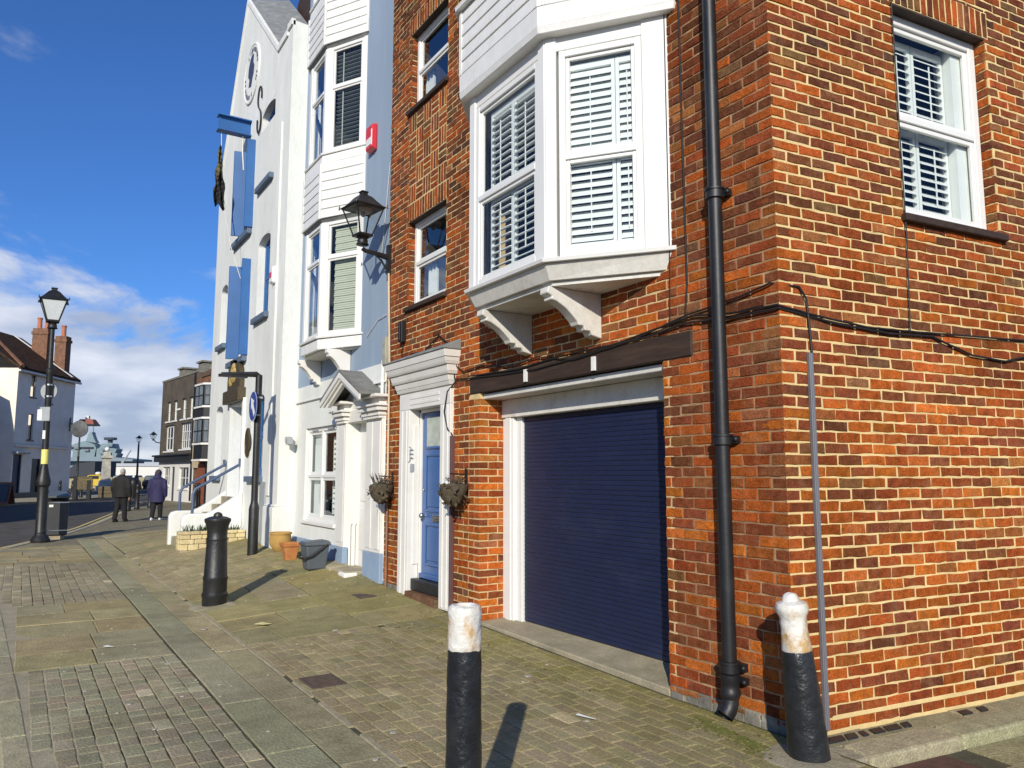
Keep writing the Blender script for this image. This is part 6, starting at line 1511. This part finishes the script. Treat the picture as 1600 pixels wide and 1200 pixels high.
    x, y = V(-232, 460); F = Fr((x,y), (-.5373,-.8434), (-.8434,.5373)); t = thing('dock_crane', 'thin leaning crane jib on the harbour skyline', 'crane', (x, y, 0)); q = MB().tube([F.p(0,0,-2),F.p(0,0,9)], .8, 6); build('tower', q, M['signgrey'], t); q = MB().tube([F.p(0,0,8),F.p(4.5,0,15.5)], [.55,.35], 6); build('jib', q, M['signgrey'], t)
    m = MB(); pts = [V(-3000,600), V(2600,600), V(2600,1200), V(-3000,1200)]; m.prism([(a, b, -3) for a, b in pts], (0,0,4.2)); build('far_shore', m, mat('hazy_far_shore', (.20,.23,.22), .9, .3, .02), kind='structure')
far_things()
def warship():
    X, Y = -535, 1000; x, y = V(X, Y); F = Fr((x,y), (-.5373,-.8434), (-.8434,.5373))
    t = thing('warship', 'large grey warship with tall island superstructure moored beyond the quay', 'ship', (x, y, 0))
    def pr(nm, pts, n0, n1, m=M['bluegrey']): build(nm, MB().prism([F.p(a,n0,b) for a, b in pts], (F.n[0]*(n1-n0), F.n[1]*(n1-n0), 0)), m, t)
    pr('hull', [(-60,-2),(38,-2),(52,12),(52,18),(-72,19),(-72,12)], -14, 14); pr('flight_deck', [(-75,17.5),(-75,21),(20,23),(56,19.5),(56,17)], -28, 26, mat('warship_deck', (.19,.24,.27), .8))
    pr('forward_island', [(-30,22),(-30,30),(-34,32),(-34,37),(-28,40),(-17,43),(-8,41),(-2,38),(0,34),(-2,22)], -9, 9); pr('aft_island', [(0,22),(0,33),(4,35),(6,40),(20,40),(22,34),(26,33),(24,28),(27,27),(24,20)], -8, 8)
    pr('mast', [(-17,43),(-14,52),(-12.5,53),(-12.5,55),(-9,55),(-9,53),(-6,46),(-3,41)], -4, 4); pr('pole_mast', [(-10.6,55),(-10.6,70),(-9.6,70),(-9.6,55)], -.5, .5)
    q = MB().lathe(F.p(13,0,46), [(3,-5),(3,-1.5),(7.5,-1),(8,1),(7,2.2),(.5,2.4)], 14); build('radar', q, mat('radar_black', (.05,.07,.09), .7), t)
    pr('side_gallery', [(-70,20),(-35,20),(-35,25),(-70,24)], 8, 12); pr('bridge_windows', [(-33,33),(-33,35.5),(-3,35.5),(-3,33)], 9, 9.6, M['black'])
    for a, b, h in ((-27,-20,33),(-14,-8,30),(8,14,31),(16,22,36),(6,20,26)): pr('sponson', [(a,h),(b,h),(b,h+2.4),(a,h+2.4)], 8, 12, mat('warship_dark_grey', (.15,.19,.22), .8))  # sponsons in a darker grey than the hull
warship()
def shading_terrace():
    # terrace on the near left of the road, out of frame: the one whose shadow lies over the carriageway
    x, y = V(-26, 15); t = thing('brick_terrace', 'brick terrace with pitched roof along the near left side of the road', 'terrace', (x, y, 0))
    P = [V(-19.3,6), V(-20.2,24.5), V(-32,24.5), V(-32,6)]
    build('wall', MB().loft([[(a,b,-.1) for a, b in P],[(a,b,7.4) for a, b in P]]), M['brownwall'], t)
    r = [V(-19.1,5.8), V(-20.0,24.7), V(-32.2,24.7), V(-32.2,5.8)]; rg = [V(-25.6,5.8), V(-26.1,24.7)]
    m = MB(); m.add([(*r[0],7.4),(*r[1],7.4),(*r[2],7.4),(*r[3],7.4),(*rg[0],10.8),(*rg[1],10.8)], [(0,1,5,4),(2,3,4,5),(0,4,3),(1,2,5),(0,3,2,1)]); build('roof', m, M['rooftile'], t)
    F, L_ = wframe((-19.3,6),(-20.2,24.5)); F = Fr(F.O, F.u, (-.8434,-.5373) if False else F.n)
    for k in range(6):
        for z in (.9, 4.2): 
            u = 1.5+2.9*k; q = MB(); q.fbox(F, u, u+1, .0, .05, z, z+1.6); w = build('window', q, M['white'], t); q = MB().fbox(F, u+.08, u+.92, .05, .06, z+.08, z+1.52); build('pane', q, M['black'], w)
shading_terrace()
def left_neighbour():
    x, y = V(-39, 43); t = thing('neighbour_house', 'brick house standing before the gable end of the old white house', 'house', (x, y, 0))
    P = [V(-33.4,38), V(-33.4,47), V(-46,47), V(-46,38)]; build('wall', MB().loft([[(a,b,-.1) for a, b in P],[(a,b,7.6) for a, b in P]]), M['brownwall'], t)
    a0, a1 = V(-39.7,37.8), V(-39.7,47.2); r = [V(-33.1,37.8), V(-33.1,47.2), V(-46.3,47.2), V(-46.3,37.8)]
    build('roof', MB().add([(*r[0],7.6),(*r[1],7.6),(*r[2],7.6),(*r[3],7.6),(*a0,11),(*a1,11)], [(0,1,5,4),(2,3,4,5),(0,4,3),(1,2,5),(0,3,2,1)]), M['rooftile'], t)
left_neighbour()
